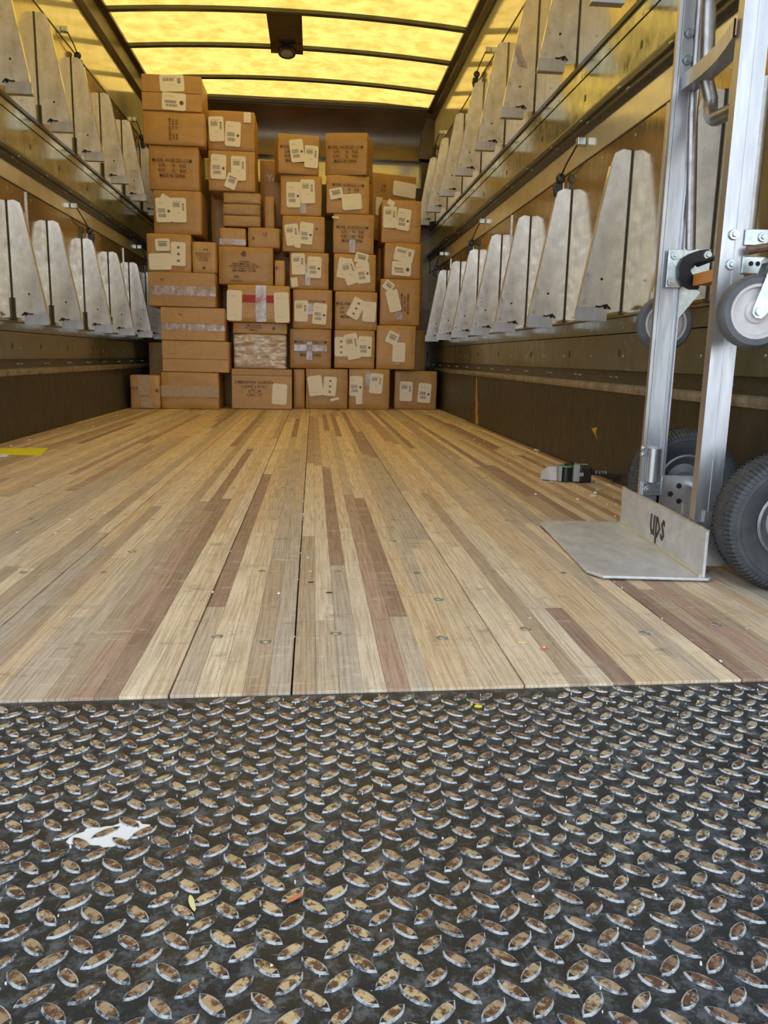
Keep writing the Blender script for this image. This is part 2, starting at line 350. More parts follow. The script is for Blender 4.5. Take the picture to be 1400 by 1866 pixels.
    o = sl_.obj('slots', 'dark_strip', W); o['kind'] = 'stuff'
    return W
wallR = wall(1, 'wall_right', [2.494, 4.43, 6.37], [3.9, 5.85])
wallL = wall(-1, 'wall_left', [2.2, 4.196, 6.21], [3.6, 5.6])
# yellow paint streak on the right kick panel
pm = MB(); x = XR-.0008
pts = [(5.19, .300), (5.165, .302), (5.14, .20), (5.12, .15), (5.10, .13), (5.11, .08), (5.07, .03), (5.06, .004), (5.16, .004), (5.15, .05), (5.17, .09), (5.16, .13), (5.185, .17), (5.18, .22)]
pm.prism([(x, a, b) for a, b in pts], (.0012, 0, 0)).obj('paint_streak', 'yellow_paint', wallR)
MB().prism([(XR-.0008, 2.96, .165), (XR-.0008, 2.90, .175), (XR-.0008, 2.915, .150), (XR-.0008, 2.885, .128)], (.0012, 0, 0)).obj('paint_chip', 'yellow_paint', wallR)
# ceiling sheet, bows, light panel
cm = MB(); nx = 14; X0c, X1c = XL-.03, XR+.03
def arch(x): t = (x-X0c)/(X1c-X0c); return ZR+.012+.055*(1-(2*t-1)**2)
vs = []; fs = []
for j, y in enumerate(np.linspace(Y0, YB, 12)):
    vs += [(xx, y, arch(xx)) for xx in np.linspace(X0c, X1c, nx+1)]
for j in range(11):
    for i in range(nx): a = j*(nx+1)+i; fs.append((a, a+1, a+nx+2, a+nx+1))
ceil_ = struct(cm.add(vs, fs).obj('ceiling', 'translucent_roof', smooth=True))
def bow(y, h=.022, wd=.045, mat='dark_rail', name='roof_bow'):
    b = MB(); xs = np.linspace(XL+.055, XR-.055, 15)
    for a, c in zip(xs[:-1], xs[1:]):
        za, zc = arch(a)-.003, arch(c)-.003
        b.add([(a, y-wd/2, za-h), (c, y-wd/2, zc-h), (c, y+wd/2, zc-h), (a, y+wd/2, za-h), (a, y-wd/2, za), (c, y-wd/2, zc), (c, y+wd/2, zc), (a, y+wd/2, za)],
              [(0, 3, 2, 1), (4, 5, 6, 7), (0, 1, 5, 4), (2, 3, 7, 6)])
    return b.obj(name, mat, ceil_)
for y in (1.55, 2.15, 2.75, 3.35, 3.95, 4.55, 5.14, 5.72, 6.33, 7.0): bow(y)
# the rear roll-up door, open: slats on their tracks under the rear of the roof; unseen, inferred, shortened for more roof light
DR = struct(MB().box((XL+.06, 1.0, 2.365), (XR-.06, 1.03, 2.372)).obj('door_1', 'door_slat'))
for k in range(4): MB().box((XL+.06, 1.035+k*.26, 2.36), (XR-.06, 1.29+k*.26, 2.39)).obj('slat', 'door_slat', DR)
for X in (XL+.045, XR-.045): MB().box((X-.012, 1.0, 2.345), (X+.012, 2.2, 2.40)).obj('track', 'zinc', DR)
# light housing between two bows
LX0, LX1 = -.315, -.085
lh = empty('ceiling_light', (-.2, 6.03, ZR)); tag(lh, 'brown metal housing with a round lamp between two roof bows', 'light')
zl = arch(-.2)-.003-ZR
MB().box((-.115, -.285, zl-.024), (.115, .20, zl-.010)).obj('housing_plate', 'bulkhead', lh)
MB().prism([(-.115, .20, zl-.024), (-.115, .20, zl-.010), (-.115, .30, zl-.026), (-.115, .30, zl-.055), (-.115, .24, zl-.045)], (.23, 0, 0)).obj('lamp_mount', 'bulkhead', lh)
MB().lathe([(.0, .015), (.04, .016), (.05, .02), (.062, .02), (.067, .0), (.067, -.012)], (0, .265, zl-.05), (0, -.25, -1), 28).obj('lamp_ring', 'black_plastic', lh, smooth=True)
MB().lathe([(.0, .022), (.03, .021), (.048, .017)], (0, .265, zl-.05), (0, -.25, -1), 24).obj('lens', 'grey_plastic', lh, smooth=True)
# front bulkhead
wf = struct(MB().box((XL-.08, YB+.04, -.05), (XR+.08, YB+.09, ZR+.08)).obj('wall_front', 'upper_wall'))
MB().box((XL, YB-.01, 0), (XR, YB+.04, 1.93)).obj('lower_panel', 'kick_panel', wf)  # dark colour chosen to shade the gaps between the stacks
hb = MB(); zt = 2.60; zb = 2.15
prof = [(YB-.13, zt), (YB-.13, zt-.04)]+[(YB-.13+.10*math.sin(t*math.pi/2), zt-.04-.30*t) for t in (.1, .2, .35, .5, .65, .8, 1)]+[(YB-.032, zb+.09), (YB-.045, zb+.03), (YB-.06, zb), (YB+.04, zb), (YB+.04, zt)]
hb.prism([(XL+.0, a, b) for a, b in prof], (XR-XL, 0, 0)).obj('header_panel', 'bulkhead', wf, smooth=True)
MB().box((XL+.03, YB-.145, ZR+.0), (XR-.03, YB-.131, ZR+.026)).obj('header_edge', 'black_metal', wf)
for s, X in ((1, XR), (-1, XL)):
    MB().prism([(X, YB-.10, 2.16), (X-s*.13, YB-.10, 2.16), (X-s*.11, YB-.10, 2.36), (X-s*.06, YB-.10, 2.54), (X, YB-.10, 2.54)], (0, .055, 0)).obj('corner_gusset', 'bulkhead', wf)
    MB().box((X-s*.10 if s > 0 else X, YB-.05, 0), (X if s > 0 else X-s*.10, YB-.011, 2.14)).obj('corner_post', 'bulkhead', wf)

# ------------------------------------------------------------------ floor strips
def ystart(x): return .937+.033*x
fl = struct(MB().prism([(XL-.03, ystart(XL)+.004, -.05), (XR+.03, ystart(XR)+.004, -.05), (XR+.03, YB+.03, -.05), (XL-.03, YB+.03, -.05)], (0, 0, .022)).obj('floor', 'black_gap'))
gaps = [XL, -1.07, -.77, -.468, -.174, -.025, .274, .573, .872, XR]
unit = MB().box((-.5, 0, -.028), (.5, 1, 0)).mesh('plank', 'hardwood')
segs = []
for a, b in zip(gaps[:-1], gaps[1:]):
    n = round((b-a)/.0305); wd = (b-a-.0022)/n
    for i in range(n):
        xc = a+.0011+wd*(i+.5); y = ystart(xc); 
        yy = y+random.uniform(.25, 1.6)
        while y < YB-.01:
            e = min(yy, YB)
            if YB-e < .4: e = YB
            segs.append((xc, wd, y, e)); y = e; yy = e+random.uniform(1.1, 2.7)
random.shuffle(segs); segs.sort(key=lambda q: q[2] > 5.2)
rest = MB()
for k, (xc, wd, y, e) in enumerate(segs):
    if k < 300:
        o = link('plank', unit, fl, (xc, y, random.uniform(-.0007, 0))); o.scale = (wd-.0004, e-y-.0006, 1)
    else: rest.box((xc-wd/2+.0002, y, -.028), (xc+wd/2-.0002, e-.0006, -.0003))
if rest.v: o = rest.obj('planks_far', 'hardwood', fl); o['kind'] = 'stuff'; o.name = 'plank_rows'
scr = MB().lathe([(0, .0008), (.0035, .0009), (.0045, .0002), (.007, .0012), (.0085, .0)], (0, 0, 0), (0, 0, 1), 16).mesh('screw', 'zinc', True)
for px, py in ((612, 1154), (484, 1169), (396, 1160), (806, 1162), (958, 1146), (1175, 1154), (1305, 1138), (715, 985), (800, 1092), (240, 1005), (500, 905)):
    p = at(px, py, Z=0); link('screw', scr, fl, (p[0], p[1], .0002))
rs = MB(); rnd = random.Random(3)
for y in np.arange(1.5, 6.0, .5):
    for x in np.arange(-1.3, 1.0, .15): rs.lathe([(0, .0006), (.006, .0006), (.007, 0)], (x+rnd.uniform(-.01, .01), y+rnd.uniform(-.01, .01), .0001), (0, 0, 1), 8)

o = rs.obj('screw_heads', 'zinc', fl); o['kind'] = 'stuff'

# ------------------------------------------------------------------ tread plate
PZ = -.004
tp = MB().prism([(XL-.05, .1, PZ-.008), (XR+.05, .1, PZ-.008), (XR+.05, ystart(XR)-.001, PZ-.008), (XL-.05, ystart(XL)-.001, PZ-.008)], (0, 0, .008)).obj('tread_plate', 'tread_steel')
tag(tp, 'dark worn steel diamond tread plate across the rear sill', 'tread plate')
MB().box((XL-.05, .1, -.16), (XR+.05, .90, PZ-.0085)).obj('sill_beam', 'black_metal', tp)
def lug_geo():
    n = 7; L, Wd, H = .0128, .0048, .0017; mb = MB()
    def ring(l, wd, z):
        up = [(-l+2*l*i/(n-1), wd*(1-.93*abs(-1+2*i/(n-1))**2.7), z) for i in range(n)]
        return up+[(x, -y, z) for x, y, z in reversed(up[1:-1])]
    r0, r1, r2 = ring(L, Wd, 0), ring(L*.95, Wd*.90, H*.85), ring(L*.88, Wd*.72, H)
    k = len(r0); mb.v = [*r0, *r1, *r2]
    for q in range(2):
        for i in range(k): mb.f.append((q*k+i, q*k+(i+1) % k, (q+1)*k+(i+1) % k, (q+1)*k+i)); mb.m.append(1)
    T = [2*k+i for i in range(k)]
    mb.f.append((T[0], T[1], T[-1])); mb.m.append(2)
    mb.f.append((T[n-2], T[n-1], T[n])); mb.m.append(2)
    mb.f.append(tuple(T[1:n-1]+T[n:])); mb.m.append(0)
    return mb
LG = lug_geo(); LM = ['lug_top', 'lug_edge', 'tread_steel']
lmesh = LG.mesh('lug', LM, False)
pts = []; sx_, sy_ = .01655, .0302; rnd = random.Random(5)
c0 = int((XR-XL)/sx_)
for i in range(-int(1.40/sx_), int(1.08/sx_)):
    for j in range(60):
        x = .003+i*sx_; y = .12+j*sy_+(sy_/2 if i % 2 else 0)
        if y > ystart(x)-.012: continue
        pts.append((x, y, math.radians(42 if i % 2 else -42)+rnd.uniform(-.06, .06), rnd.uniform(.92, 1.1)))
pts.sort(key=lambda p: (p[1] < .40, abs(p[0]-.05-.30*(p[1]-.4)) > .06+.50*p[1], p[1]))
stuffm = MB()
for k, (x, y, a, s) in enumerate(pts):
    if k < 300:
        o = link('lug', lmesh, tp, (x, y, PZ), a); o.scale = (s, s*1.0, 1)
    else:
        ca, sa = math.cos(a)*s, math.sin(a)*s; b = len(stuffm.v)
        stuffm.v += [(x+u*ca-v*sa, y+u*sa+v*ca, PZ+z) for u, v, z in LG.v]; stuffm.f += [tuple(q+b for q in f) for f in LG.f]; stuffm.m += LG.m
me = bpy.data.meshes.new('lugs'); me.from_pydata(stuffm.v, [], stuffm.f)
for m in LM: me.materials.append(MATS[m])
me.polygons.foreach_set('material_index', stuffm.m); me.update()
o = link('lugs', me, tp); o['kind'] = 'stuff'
def blob(name, mat, cx, cy, rx, ry, z, th=.0006, n=26, seed=1, rz=0, jag=.3):
    r = random.Random(seed); P = []
    for i in range(n):
        a = 2*math.pi*i/n; k = 1-jag*r.random(); x, y = rx*k*math.cos(a), ry*k*math.sin(a)
        P.append((cx+x*math.cos(rz)-y*math.sin(rz), cy+x*math.sin(rz)+y*math.cos(rz), z))
    return MB().prism(P, (0, 0, th)).obj(name, mat)
p = at(200, 1522, Z=PZ); pw = blob('paper_scrap', 'white_paper', p[0], p[1], .037, .021, PZ+.0002, seed=4, rz=.25, jag=.42)
tag(pw, 'torn white paper stuck to the tread plate at its left', 'paper')
p = at(872, 1288, Z=PZ)
for k, (dx, dy, r) in enumerate(((0, 0, .006), (.012, -.006, .004), (-.008, .006, .003), (-.04, .016, .003))):
    blob('paint_chip', 'bright_yellow_paint', p[0]+dx, p[1]+dy, r, r*.6, PZ+.0001, .0012, 9, k).parent = tp
p = at(350, 1650, Z=PZ); tag(blob('wood_splinter', 'straw', p[0], p[1], .010, .0025, PZ+.0018, .001, 10, 3, 1.9), 'pale wood splinter on the tread plate left of the middle', 'splinter')
p = at(537, 1641, Z=PZ); tag(blob('wood_splinter', 'orange_leaf', p[0], p[1], .010, .0022, PZ+.0018, .001, 10, 5, .6), 'pinkish wood splinter on the tread plate near the middle', 'splinter')

# ------------------------------------------------------------------ shelf brackets
def make_bracket(side, h, label):
    # origin on the wall plane at the foot of the plate; x points to the aisle
    r = empty('shelf_bracket', (0, 0, 0)); s = -side
    tag(r, label, 'bracket')
    wb, wt, t = .158, .058, .004
    out = [(.004, 0), (wb, -.028), (wb*.985, -.012), (wb*.93, .05), (wt+.012, h*.90), (wt, h*.975), (wt-.02, h*.995), (.03, h), (.004, h-.004)]
    MB().prism([(s*a, 0, b) for a, b in out], (0, t, 0)).obj('plate', 'aluminium', r)
    fl_ = MB(); e = [(wb, -.028), (wb*.985, -.012), (wb*.93, .05), (wt+.012, h*.90)]
    P = [(s*a, b) for a, b in e]
    for (a, b), (c, d) in zip(P[:-1], P[1:]):
        fl_.add([(a, -.002, b), (c, -.002, d), (c, .022, d), (a, .022, b), (a-s*.003, -.002, b), (c-s*.003, -.002, d), (c-s*.003, .022, d), (a-s*.003, .022, b)],
                [(0, 1, 2, 3), (7, 6, 5, 4), (0, 4, 5, 1), (1, 5, 6, 2), (2, 6, 7, 3), (3, 7, 4, 0)])
    fl_.obj('edge_flange', 'light_band', r)
    ft = MB(); x0, x1 = sorted((s*.05, s*(wb+.002))); ft.box((x0, -.005, -.033), (x1, -.0005, .012)); ft.box((x0, -.005, -.036), (x1, .03, -.0335))
    ft.obj('foot_clamp', 'bright_aluminium', r)
    cl = MB(); cl.lathe([(0, .006), (.005, .006), (.007, .003), (.007, 0)], (s*.058, -.005, .012), (0, -1, 0), 10)
    cl.tube([(s*.04, -.007, .006), (s*.055, -.010, .020), (s*.078, -.008, .012), (s*.092, -.007, .014)], .003, 6); cl.obj('latch_pin', 'black_metal', r, smooth=True)
    MB().lathe([(0, .0015), (.004, .0015), (.005, 0)], (s*.075, -.0004, h*.20), (0, -1, 0), 10).obj('rivet', 'black_metal', r)
    x0, x1 = sorted((s*.0005, s*.0035)); mb = MB(); mb.box((x0, -.003, 0), (x1, .008, h)); mb.box((x0, -.004, -.02), (s*.012 if s > 0 else x0-.001, .014, .085) if s > 0 else (x1, .014, .085))
    mb.obj('mounting_strip', 'dark_strip', r)
    return r
ORD = ['first', 'second', 'third', 'fourth', 'fifth', 'sixth', 'seventh', 'eighth', 'ninth']
def row(side, base, h, ys, rowname, near0):
    proto = None
    for k, y in enumerate(ys):
        o = proto = make_bracket(side, h, '') if proto is None else proto
        if k: o = copy_tree(proto)
        X = XR if side > 0 else XL
        o.location = (X, y, base)
        nm = 'right' if side > 0 else 'left'
        lab = f"aluminium shelf bracket, {ORD[k]} from the rear in the {rowname} row on the {nm} wall"
        tag(o, lab, 'bracket', f'{rowname} row of brackets on the {nm} wall')
row(1, .588, .525, [2.14, 2.757, 3.395, 4.03, 4.64, 5.28, 5.93, 6.53], 'lower', 1)
row(1, 1.603, .525, [2.80, 3.44, 4.08, 4.70, 5.34, 6.0, 6.65, 7.28], 'upper', 1)
row(-1, .562, .515, [3.33, 3.93, 4.49, 5.13, 5.75, 6.37, 6.98], 'lower', 1)
row(-1, 1.540, .515, [3.30, 3.87, 4.467, 5.08, 5.70, 6.30, 6.92], 'upper', 1)
# pivoting latches above the brackets
def latch(side, A, B, label):
    X = XR if side > 0 else XL; s = -side
    r = empty('shelf_latch', (X, A[0], A[1])); tag(r, label, 'latch', 'pivoting shelf latches on the walls')
    MB().box((min(0, s*.032), -.018, -.014), (max(0, s*.032), .018, .014)).obj('anchor_block', 'zinc', r, bevel=.002)
    dy, dz = B[0]-A[0], B[1]-A[1]
    MB().tube([(s*.03, 0, -.012), (s*.034, dy*.5, dz*.5), (s*.026, dy-.02, dz+.03)], .0035, 8).obj('rod', 'black_metal', r, smooth=True)
    c = MB(); c.lathe([(0, .012), (.016, .01), (.021, 0), (.016, -.01), (0, -.012)], (s*.024, dy-.005, dz+.022), (0, 1, 0), 14)
    c.obj('rod_clip', 'black_plastic', r, smooth=True)
    c = MB(); c.prism([(s*.012, dy, dz+.005), (s*.045, dy, dz+.005), (s*.048, dy, dz-.02), (s*.040, dy, dz-.048), (s*.018, dy, dz-.050), (s*.012, dy, dz-.03)], (0, .028, 0))
    c.obj('hook', 'black_plastic', r, bevel=.003)
    MB().box((min(s*.006, s*.012), dy-.004, dz-.046), (max(s*.006, s*.012), dy+.006, dz+.004)).obj('pin', 'white_paper', r)
latch(1, (3.27, 1.262), (3.49, 1.150), 'latch nearest the hand truck on the right wall, over the second lower bracket')
latch(1, (5.147, 1.262), (5.42, 1.150), 'middle latch above the lower brackets on the right wall')
latch(1, (6.75, 1.262), (6.95, 1.150), 'latch beside the carton stack above the lower right brackets')
latch(1, (5.19, 2.255), (5.48, 2.19), 'nearer latch above the upper brackets on the right wall')
latch(1, (7.0, 2.255), (7.25, 2.18), 'latch by the bulkhead above the upper right brackets')
latch(-1, (4.932, 2.144), (5.14, 2.06), 'nearer latch above the upper brackets on the left wall')
latch(-1, (6.69, 2.16), (6.88, 2.06), 'latch by the tallest carton stack above the upper left brackets')
latch(-1, (4.947, 1.228), (5.22, 1.112), 'nearer latch above the lower brackets on the left wall')
latch(-1, (6.71, 1.23), (6.92, 1.112), 'latch beside the carton stack above the lower left brackets')

q_ = at(941, 98, Y=4.075); P = [(0, .035), (.018, .045), (.022, .02), (.03, -.01), (.05, -.045), (.055, -.055), (.02, -.052), (.004, -.05), (.010, -.02), (-.004, 0)]
tt = MB().prism([(q_[0]+a, 4.066, q_[2]+b) for a, b in P], (0, .003, 0)).obj('tape_scrap', 'clear_tape'); tag(tt, 'crumpled torn clear tape hanging on an upper right bracket edge', 'tape')

# ------------------------------------------------------------------ cartons
ZM = {0: (0, 0, 1), 1: (220, 110, .2143), 2: (480, 180, .2429), 3: (220, 400, .2286), 4: (500, 440, .2286)}
def zp(z, x, y): a, b, s = ZM[z]; return a+x*s, b+y*s
def rounded(mb, x0, x1, d0, d1, z0, z1, r=.008, bulge=.004, seed=0, n=7, mi=0):
    rn = random.Random(seed); ph = [rn.uniform(-1, 1) for _ in range(6)]
    c = ((x0+x1)/2, (d0+d1)/2, (z0+z1)/2); hh = ((x1-x0)/2, (d1-d0)/2, (z1-z0)/2)
    ts = [-1, -.97]+[-.97+1.94*(i+1)/(n) for i in range(n-1)]+[.97, 1]; k = len(ts)
    idx = {}; V_ = []; F_ = []
    def vert(u):
        key = tuple(round(q, 4) for q in u)
        if key in idx: return idx[key]
        p = [c[a]+hh[a]*u[a] for a in range(3)]
        q = [min(max(p[a], c[a]-hh[a]+r), c[a]+hh[a]-r) for a in range(3)]
        dv = Vector(p)-Vector(q); 
        if dv.length > 1e-9: p = list(Vector(q)+dv.normalized()*r)
        for a in range(3):
            o1, o2 = u[(a+1) % 3], u[(a+2) % 3]; m_ = (1-o1*o1)*(1-o2*o2)
            if a != 2: p[a] += (1 if u[a] > 0 else -1)*abs(u[a])**4*bulge*m_*(ph[a]+.3)
            p[a] += .0018*math.sin(5*o1+ph[3]*9+a)*math.sin(4*o2+ph[4]*9) if a != 2 else 0
        if u[2] > .9: p[2] -= .003*(u[0]**2+0)*(ph[5]+1)*.5
        V_.append(tuple(p)); idx[key] = len(V_)-1; return idx[key]
    for a in range(3):
        for s in (-1, 1):
            for i in range(k-1):
                for j in range(k-1):
                    q = []
                    for (m_, n_) in ((i, j), (i+1, j), (i+1, j+1), (i, j+1)):
                        u = [0, 0, 0]; u[a] = s; u[(a+1) % 3] = ts[m_]; u[(a+2) % 3] = ts[n_]; q.append(vert(u))
                    F_.append(tuple(q))
    mb.add(V_, F_, mi)
LABM = {}
def label_mesh(kind, w_, h_):
    key = (kind, round(w_, 2), round(h_, 2))
    if key in LABM: return LABM[key]
    m = MB(); c = min(w_, h_)*.09; a, b = w_/2, h_/2
    P = [(-a+c, -b), (a-c, -b), (a, -b+c), (a, b-c), (a-c, b), (-a+c, b), (-a, b-c), (-a, -b+c)]
    m.prism([(x, 0, z) for x, z in P], (0, -.0008, 0), 0)
    def q(x0, z0, x1, z1, mi=1): m.box((x0*w_, -.0016, z0*h_), (x1*w_, -.0008, z1*h_), mi)
    def bars(x0, z0, x1, z1, n, vert=True):
        r = random.Random(n)
        for i in range(n):
            t = i/n; e = t+(.35+.35*r.random())/n
            if vert: q(x0+(x1-x0)*t, z0, x0+(x1-x0)*e, z1)
            else: q(x0, z0+(z1-z0)*t, x1, z0+(z1-z0)*e)
    if kind == 'A': bars(-.36, .12, .10, .30, 9); bars(.22, -.02, .36, .30, 8, False); q(-.36, .34, .2, .36, 2); q(-.1, -.12, .1, -.10, 2)
    if kind == 'B':
        for i in range(5): q(-.38, .04-.035*i, .10, .055-.035*i, 1)
        bars(-.32, -.30, .16, -.16, 9); q(-.36, .28, 0, .30, 2); m.lathe([(0, .0016), (.045*w_*2, .0016), (.045*w_*2, .0008)], (.32*w_, 0, -.05*h_), (0, -1, 0), 10, 1)
    if kind == 'C':
        for zc in (.28, 0, -.28): bars(-.10, zc-.05, .12, zc+.05, 3, False); q(-.02, zc-.05, .04, zc+.05)
    if kind == 'D': q(-.3, .3, .1, .31, 2); q(-.3, -.32, .2, -.31, 2)
    if kind == 'S': bars(-.28, -.12, .3, .18, 7, False); q(-.34, .22, .34, .28)
    LABM[key] = m.mesh('label', ['label_paper', 'label_ink', 'label_pale_ink']); return LABM[key]
TXT = {}
def txt(body, size, mat='carton_ink', sx=1.0):
    k = (body, size, mat, sx)
    if k not in TXT: TXT[k] = text_mesh('print', body, size, mat, sx)
    return TXT[k]
MODEL = 'MODEL: AV-RD2251-COM\nG.W.:     14     KGS\nN.W.:     12     KGS\nMADE IN CHINA'
TOPS = {}
def carton(key, z, rect, Yf, depth, label, below=None, yaw=0, labels=(), tapes=(), prints=(), flap=None, group=None, r=.008, bulge=.004, rad=None, floorz=None):
    x0, y0 = zp(z, rect[0], rect[1]); x1, y1 = zp(z, rect[2], rect[3])
    A = at(x0, (y0+y1)/2, Y=Yf); B = at(x1, (y0+y1)/2, Y=Yf)
    zt = (at((x0+x1)/2, y0, Y=Yf))[2]; zb = (max(TOPS[b] for b in below) if isinstance(below, tuple) else TOPS[below]) if below else (floorz if floorz is not None else 0.0005)
    TOPS[key] = zt; cx = (A[0]+B[0])/2; wd = (B[0]-A[0])-.004; h = zt-zb-.001
    mb = MB(); rounded(mb, -wd/2, wd/2, 0, depth, 0, h, r, bulge, sum(map(ord, key)))
    o = mb.obj('cardboard_box', 'carton', smooth=True); o.location = (cx, Yf, zb+.0005); o.rotation_euler = (0, 0, yaw)
    tag(o, label, 'box', group or 'cartons stacked against the front wall')
    yo = -(.004*1.3+.004)
    def loc(zx, zy, zi=z):
        px, py = zp(zi, zx, zy); q = at(px, py, Y=Yf); return q[0]-cx, q[2]-zb
    if flap is not None:          # two closing flaps meeting at a seam
        hs = flap*h
        for a, b in ((.004, hs-.002), (hs+.002, h-.004)):
            MB().box((-wd/2+.003, -.007, a), (wd/2-.003, .02, b)).obj('flap', 'carton', o, bevel=.002)
    for L in tapes:
        tx0, ty0, tx1, ty1 = L[:4]; mat = L[4] if len(L) > 4 else 'clear_tape'
        a, b = loc(tx0, ty1), loc(tx1, ty0)
        MB().box((max(a[0], -wd/2), yo-.0006-(.001 if mat == 'clear_tape' else 0), max(.001, a[1])), (min(b[0], wd/2), yo+.004, min(b[1], h-.002))).obj('tape' if 'ink' not in mat else 'stripe', mat, o)
    for P in prints:
        body, px, py, size, sx, rotd, mat = (list(P)+[1.0, 0, 'carton_ink'][len(P)-4:])[:7] if len(P) < 7 else P
        q = loc(px, py); t = link('print', txt(body, size*.72, mat, sx*(.84 if body == MODEL else 1)), o, (q[0], yo-.0002, q[1])); t.rotation_euler = (math.pi/2, math.radians(rotd), 0)
    for i, L in enumerate(labels):
        cx_, cy_, lw, lh_, rt, kd = L; q = loc(cx_, cy_); s = ZM[z][2]*Yf/1450
        t = link('label', label_mesh(kd, lw*s, lh_*s), o, (q[0], yo-.0009-.0012*i, q[1])); t.rotation_euler = (0, math.radians(rt), 0)
    return o
def T(px, py, s, body=MODEL, sx=1.0, rt=0, mat='carton_ink'): return (body, px, py, s, sx, rt, mat)
Y1, Y2, Y3, Y4, Y5 = 6.22, 6.33, 6.42, 6.50, 6.62
D = .36
# --- first stack from the left wall (bottom to top)
carton('B11', 3, (75, 1240, 314, 1507), 6.12, .20, 'small squarish carton with paper tape on the floor by the left wall', tapes=[(142, 1240, 230, 1400, 'paper_tape'), (165, 1415, 255, 1500, 'paper_tape')], prints=[T(115, 1355, .030, 'FRAGILE\n* * *', .8), T(290, 1362, .045, '@', 1.0)])
carton('B10', 3, (322, 1218, 785, 1510), Y1-.05, .42, 'wide carton with a band of paper tape, on the floor beside the small one', tapes=[(325, 1330, 783, 1412, 'paper_tape')])
carton('B9', 3, (328, 968, 865, 1218), Y1-.04, .44, 'wide plain carton with a lowered flap seam, second from the floor in the left stack', below='B10', flap=.42)
carton('B8', 3, (316, 700, 834, 968), Y1-.03, .44, 'wide taped carton with a small tear, third from the floor in the left stack', below='B9', flap=.5, tapes=[(330, 840, 845, 880)], prints=[T(480, 760, .03, 'R5')])
carton('B7', 3, (217, 420, 760, 700), Y1-.03, .46, 'wide shiny-taped carton overhanging the left stack, under the labelled box', below='B8', flap=.52, tapes=[(225, 540, 758, 600)], prints=[T(335, 480, .035, 'K5')])
carton('B5', 3, (207, 112, 565, 415), Y1, D, 'carton with three white labels beside the brown printed parcel', below='B7', labels=[(336, 203, 108, 88, -3, 'S'), (461, 277, 110, 172, 2, 'C'), (317, 337, 165, 118, -2, 'D')])
carton('B6', 3, (568, 176, 760, 415), Y1-.02, .30, 'narrow printed carton squeezed beside the three-label box', below='B7', prints=[T(680, 243, .045, '=='), T(660, 300, .022, 'MODEL NO. 24 PCS\nQTY 24  C/NO 12\nG.W. 8 KGS\nN.W. 7 KGS', .8), T(665, 385, .04, '@')])
carton('B4', 1, (277, 1106, 690, 1480), Y1+.02, D, 'carton with two overlapping white labels in the left stack, under the printed crushed one', below='B5', labels=[(385, 1200, 100, 80, 30, 'D'), (368, 1275, 122, 185, -2, 'B'), (496, 1277, 118, 185, -1, 'A')])
carton('B3', 1, (237, 726, 668, 1106), Y1+.02, D, 'crushed carton with four lines of print on the left stack, no labels', below='B4', prints=[T(440, 920, .048, MODEL, .85)])
carton('B2', 1, (187, 436, 715, 726), Y1, D, 'carton with sideways print, second from the top of the left stack', below='B3', prints=[T(450, 590, .034, 'AV-RD2251-COM\nG.W.:    14  KGS\nN.W.:    12  KGS', .8, -90)])
carton('B1', 1, (175, 122, 688, 436), Y1, D, 'topmost carton of the left stack, two white labels one above the other', below='B2', flap=.50, labels=[(438, 198, 185, 120, -3, 'A'), (455, 355, 182, 125, 2, 'B')])
# --- second stack
carton('C10', 3, (882, 1192, 1368, 1508), Y2-.05, .42, 'printed carton with one white label on the floor below the film-wrapped bundle', labels=[(1267, 1392, 115, 160, 3, 'D')], prints=[T(1065, 1350, .045, 'DIMENSIONS: 60X45X30\n( 60X45 x 30 H )\nQTY: 24\nC/NO.: 17', .85)], flap=.84)
def bundle(z, rect, Yf, depth, n, label, zb, key, film_mat='stretch_film'):
    x0, y0 = zp(z, rect[0], rect[1]); x1, y1 = zp(z, rect[2], rect[3])
    A = at(x0, (y0+y1)/2, Y=Yf); B = at(x1, (y0+y1)/2, Y=Yf); zt = at((x0+x1)/2, y0, Y=Yf)[2]; TOPS[key] = zt
    cx = (A[0]+B[0])/2; wd = B[0]-A[0]-.006; h = zt-zb-.001
    r = empty('wrapped_bundle', (cx, Yf, zb+.0005)); tag(r, label, 'box', 'cartons stacked against the front wall')
    for i in range(n):
        mb = MB(); o_ = random.Random(i+n).uniform(-.006, .006)
        rounded(mb, -wd/2+.008+o_, wd/2-.008+o_, .008, depth-.008, h*i/n+.004, h*(i+1)/n-.001, .010, .002, i*7+n)
        mb.obj('carton', 'carton', r, smooth=True)
    from mathutils import noise as NZ
    mb = MB(); rounded(mb, -wd/2, wd/2, 0, depth, .0005, h, .014, .006, 5, n=42)
    def crinkle(x, z_):
        q = NZ.noise(Vector((x*9, z_*22, n+zb)))+.5*NZ.noise(Vector((x*30+3, z_*55, zb)))
        return .012*q+.006*abs(math.sin(math.pi*n*z_/h))*-1
    mb.v = [(x, y+(crinkle(x, z_) if y < .02 else 0), z_) for x, y, z_ in mb.v]
    mb.obj('film_wrap', film_mat, r, smooth=True)
    return r
bundle(3, (897, 912, 1325, 1192), Y2, .36, 3, 'bundle of flat cartons in shiny clear film, under the thin printed carton', TOPS['C10'], 'C9')
carton('C8', 3, (892, 822, 1328, 912), Y2, D, 'thin printed carton between the film-wrapped bundle and the red-striped carton', below='C9', prints=[T(1060, 865, .024, 'DIMS: 600 X 300\nNO. 10001 410006\nN/M 4010', .95), T(1220, 868, .04, '@')])
carton('C7', 3, (850, 522, 1350, 820), Y2-.04, .40, 'carton with a red stripe, clear tape and two tall white labels', below='C8', tapes=[(846, 612, 1366, 655, 'red_ink'), (1078, 525, 1160, 815)], labels=[(908, 686, 114, 226, 1, 'D'), (1284, 703, 112, 226, -2, 'D')])
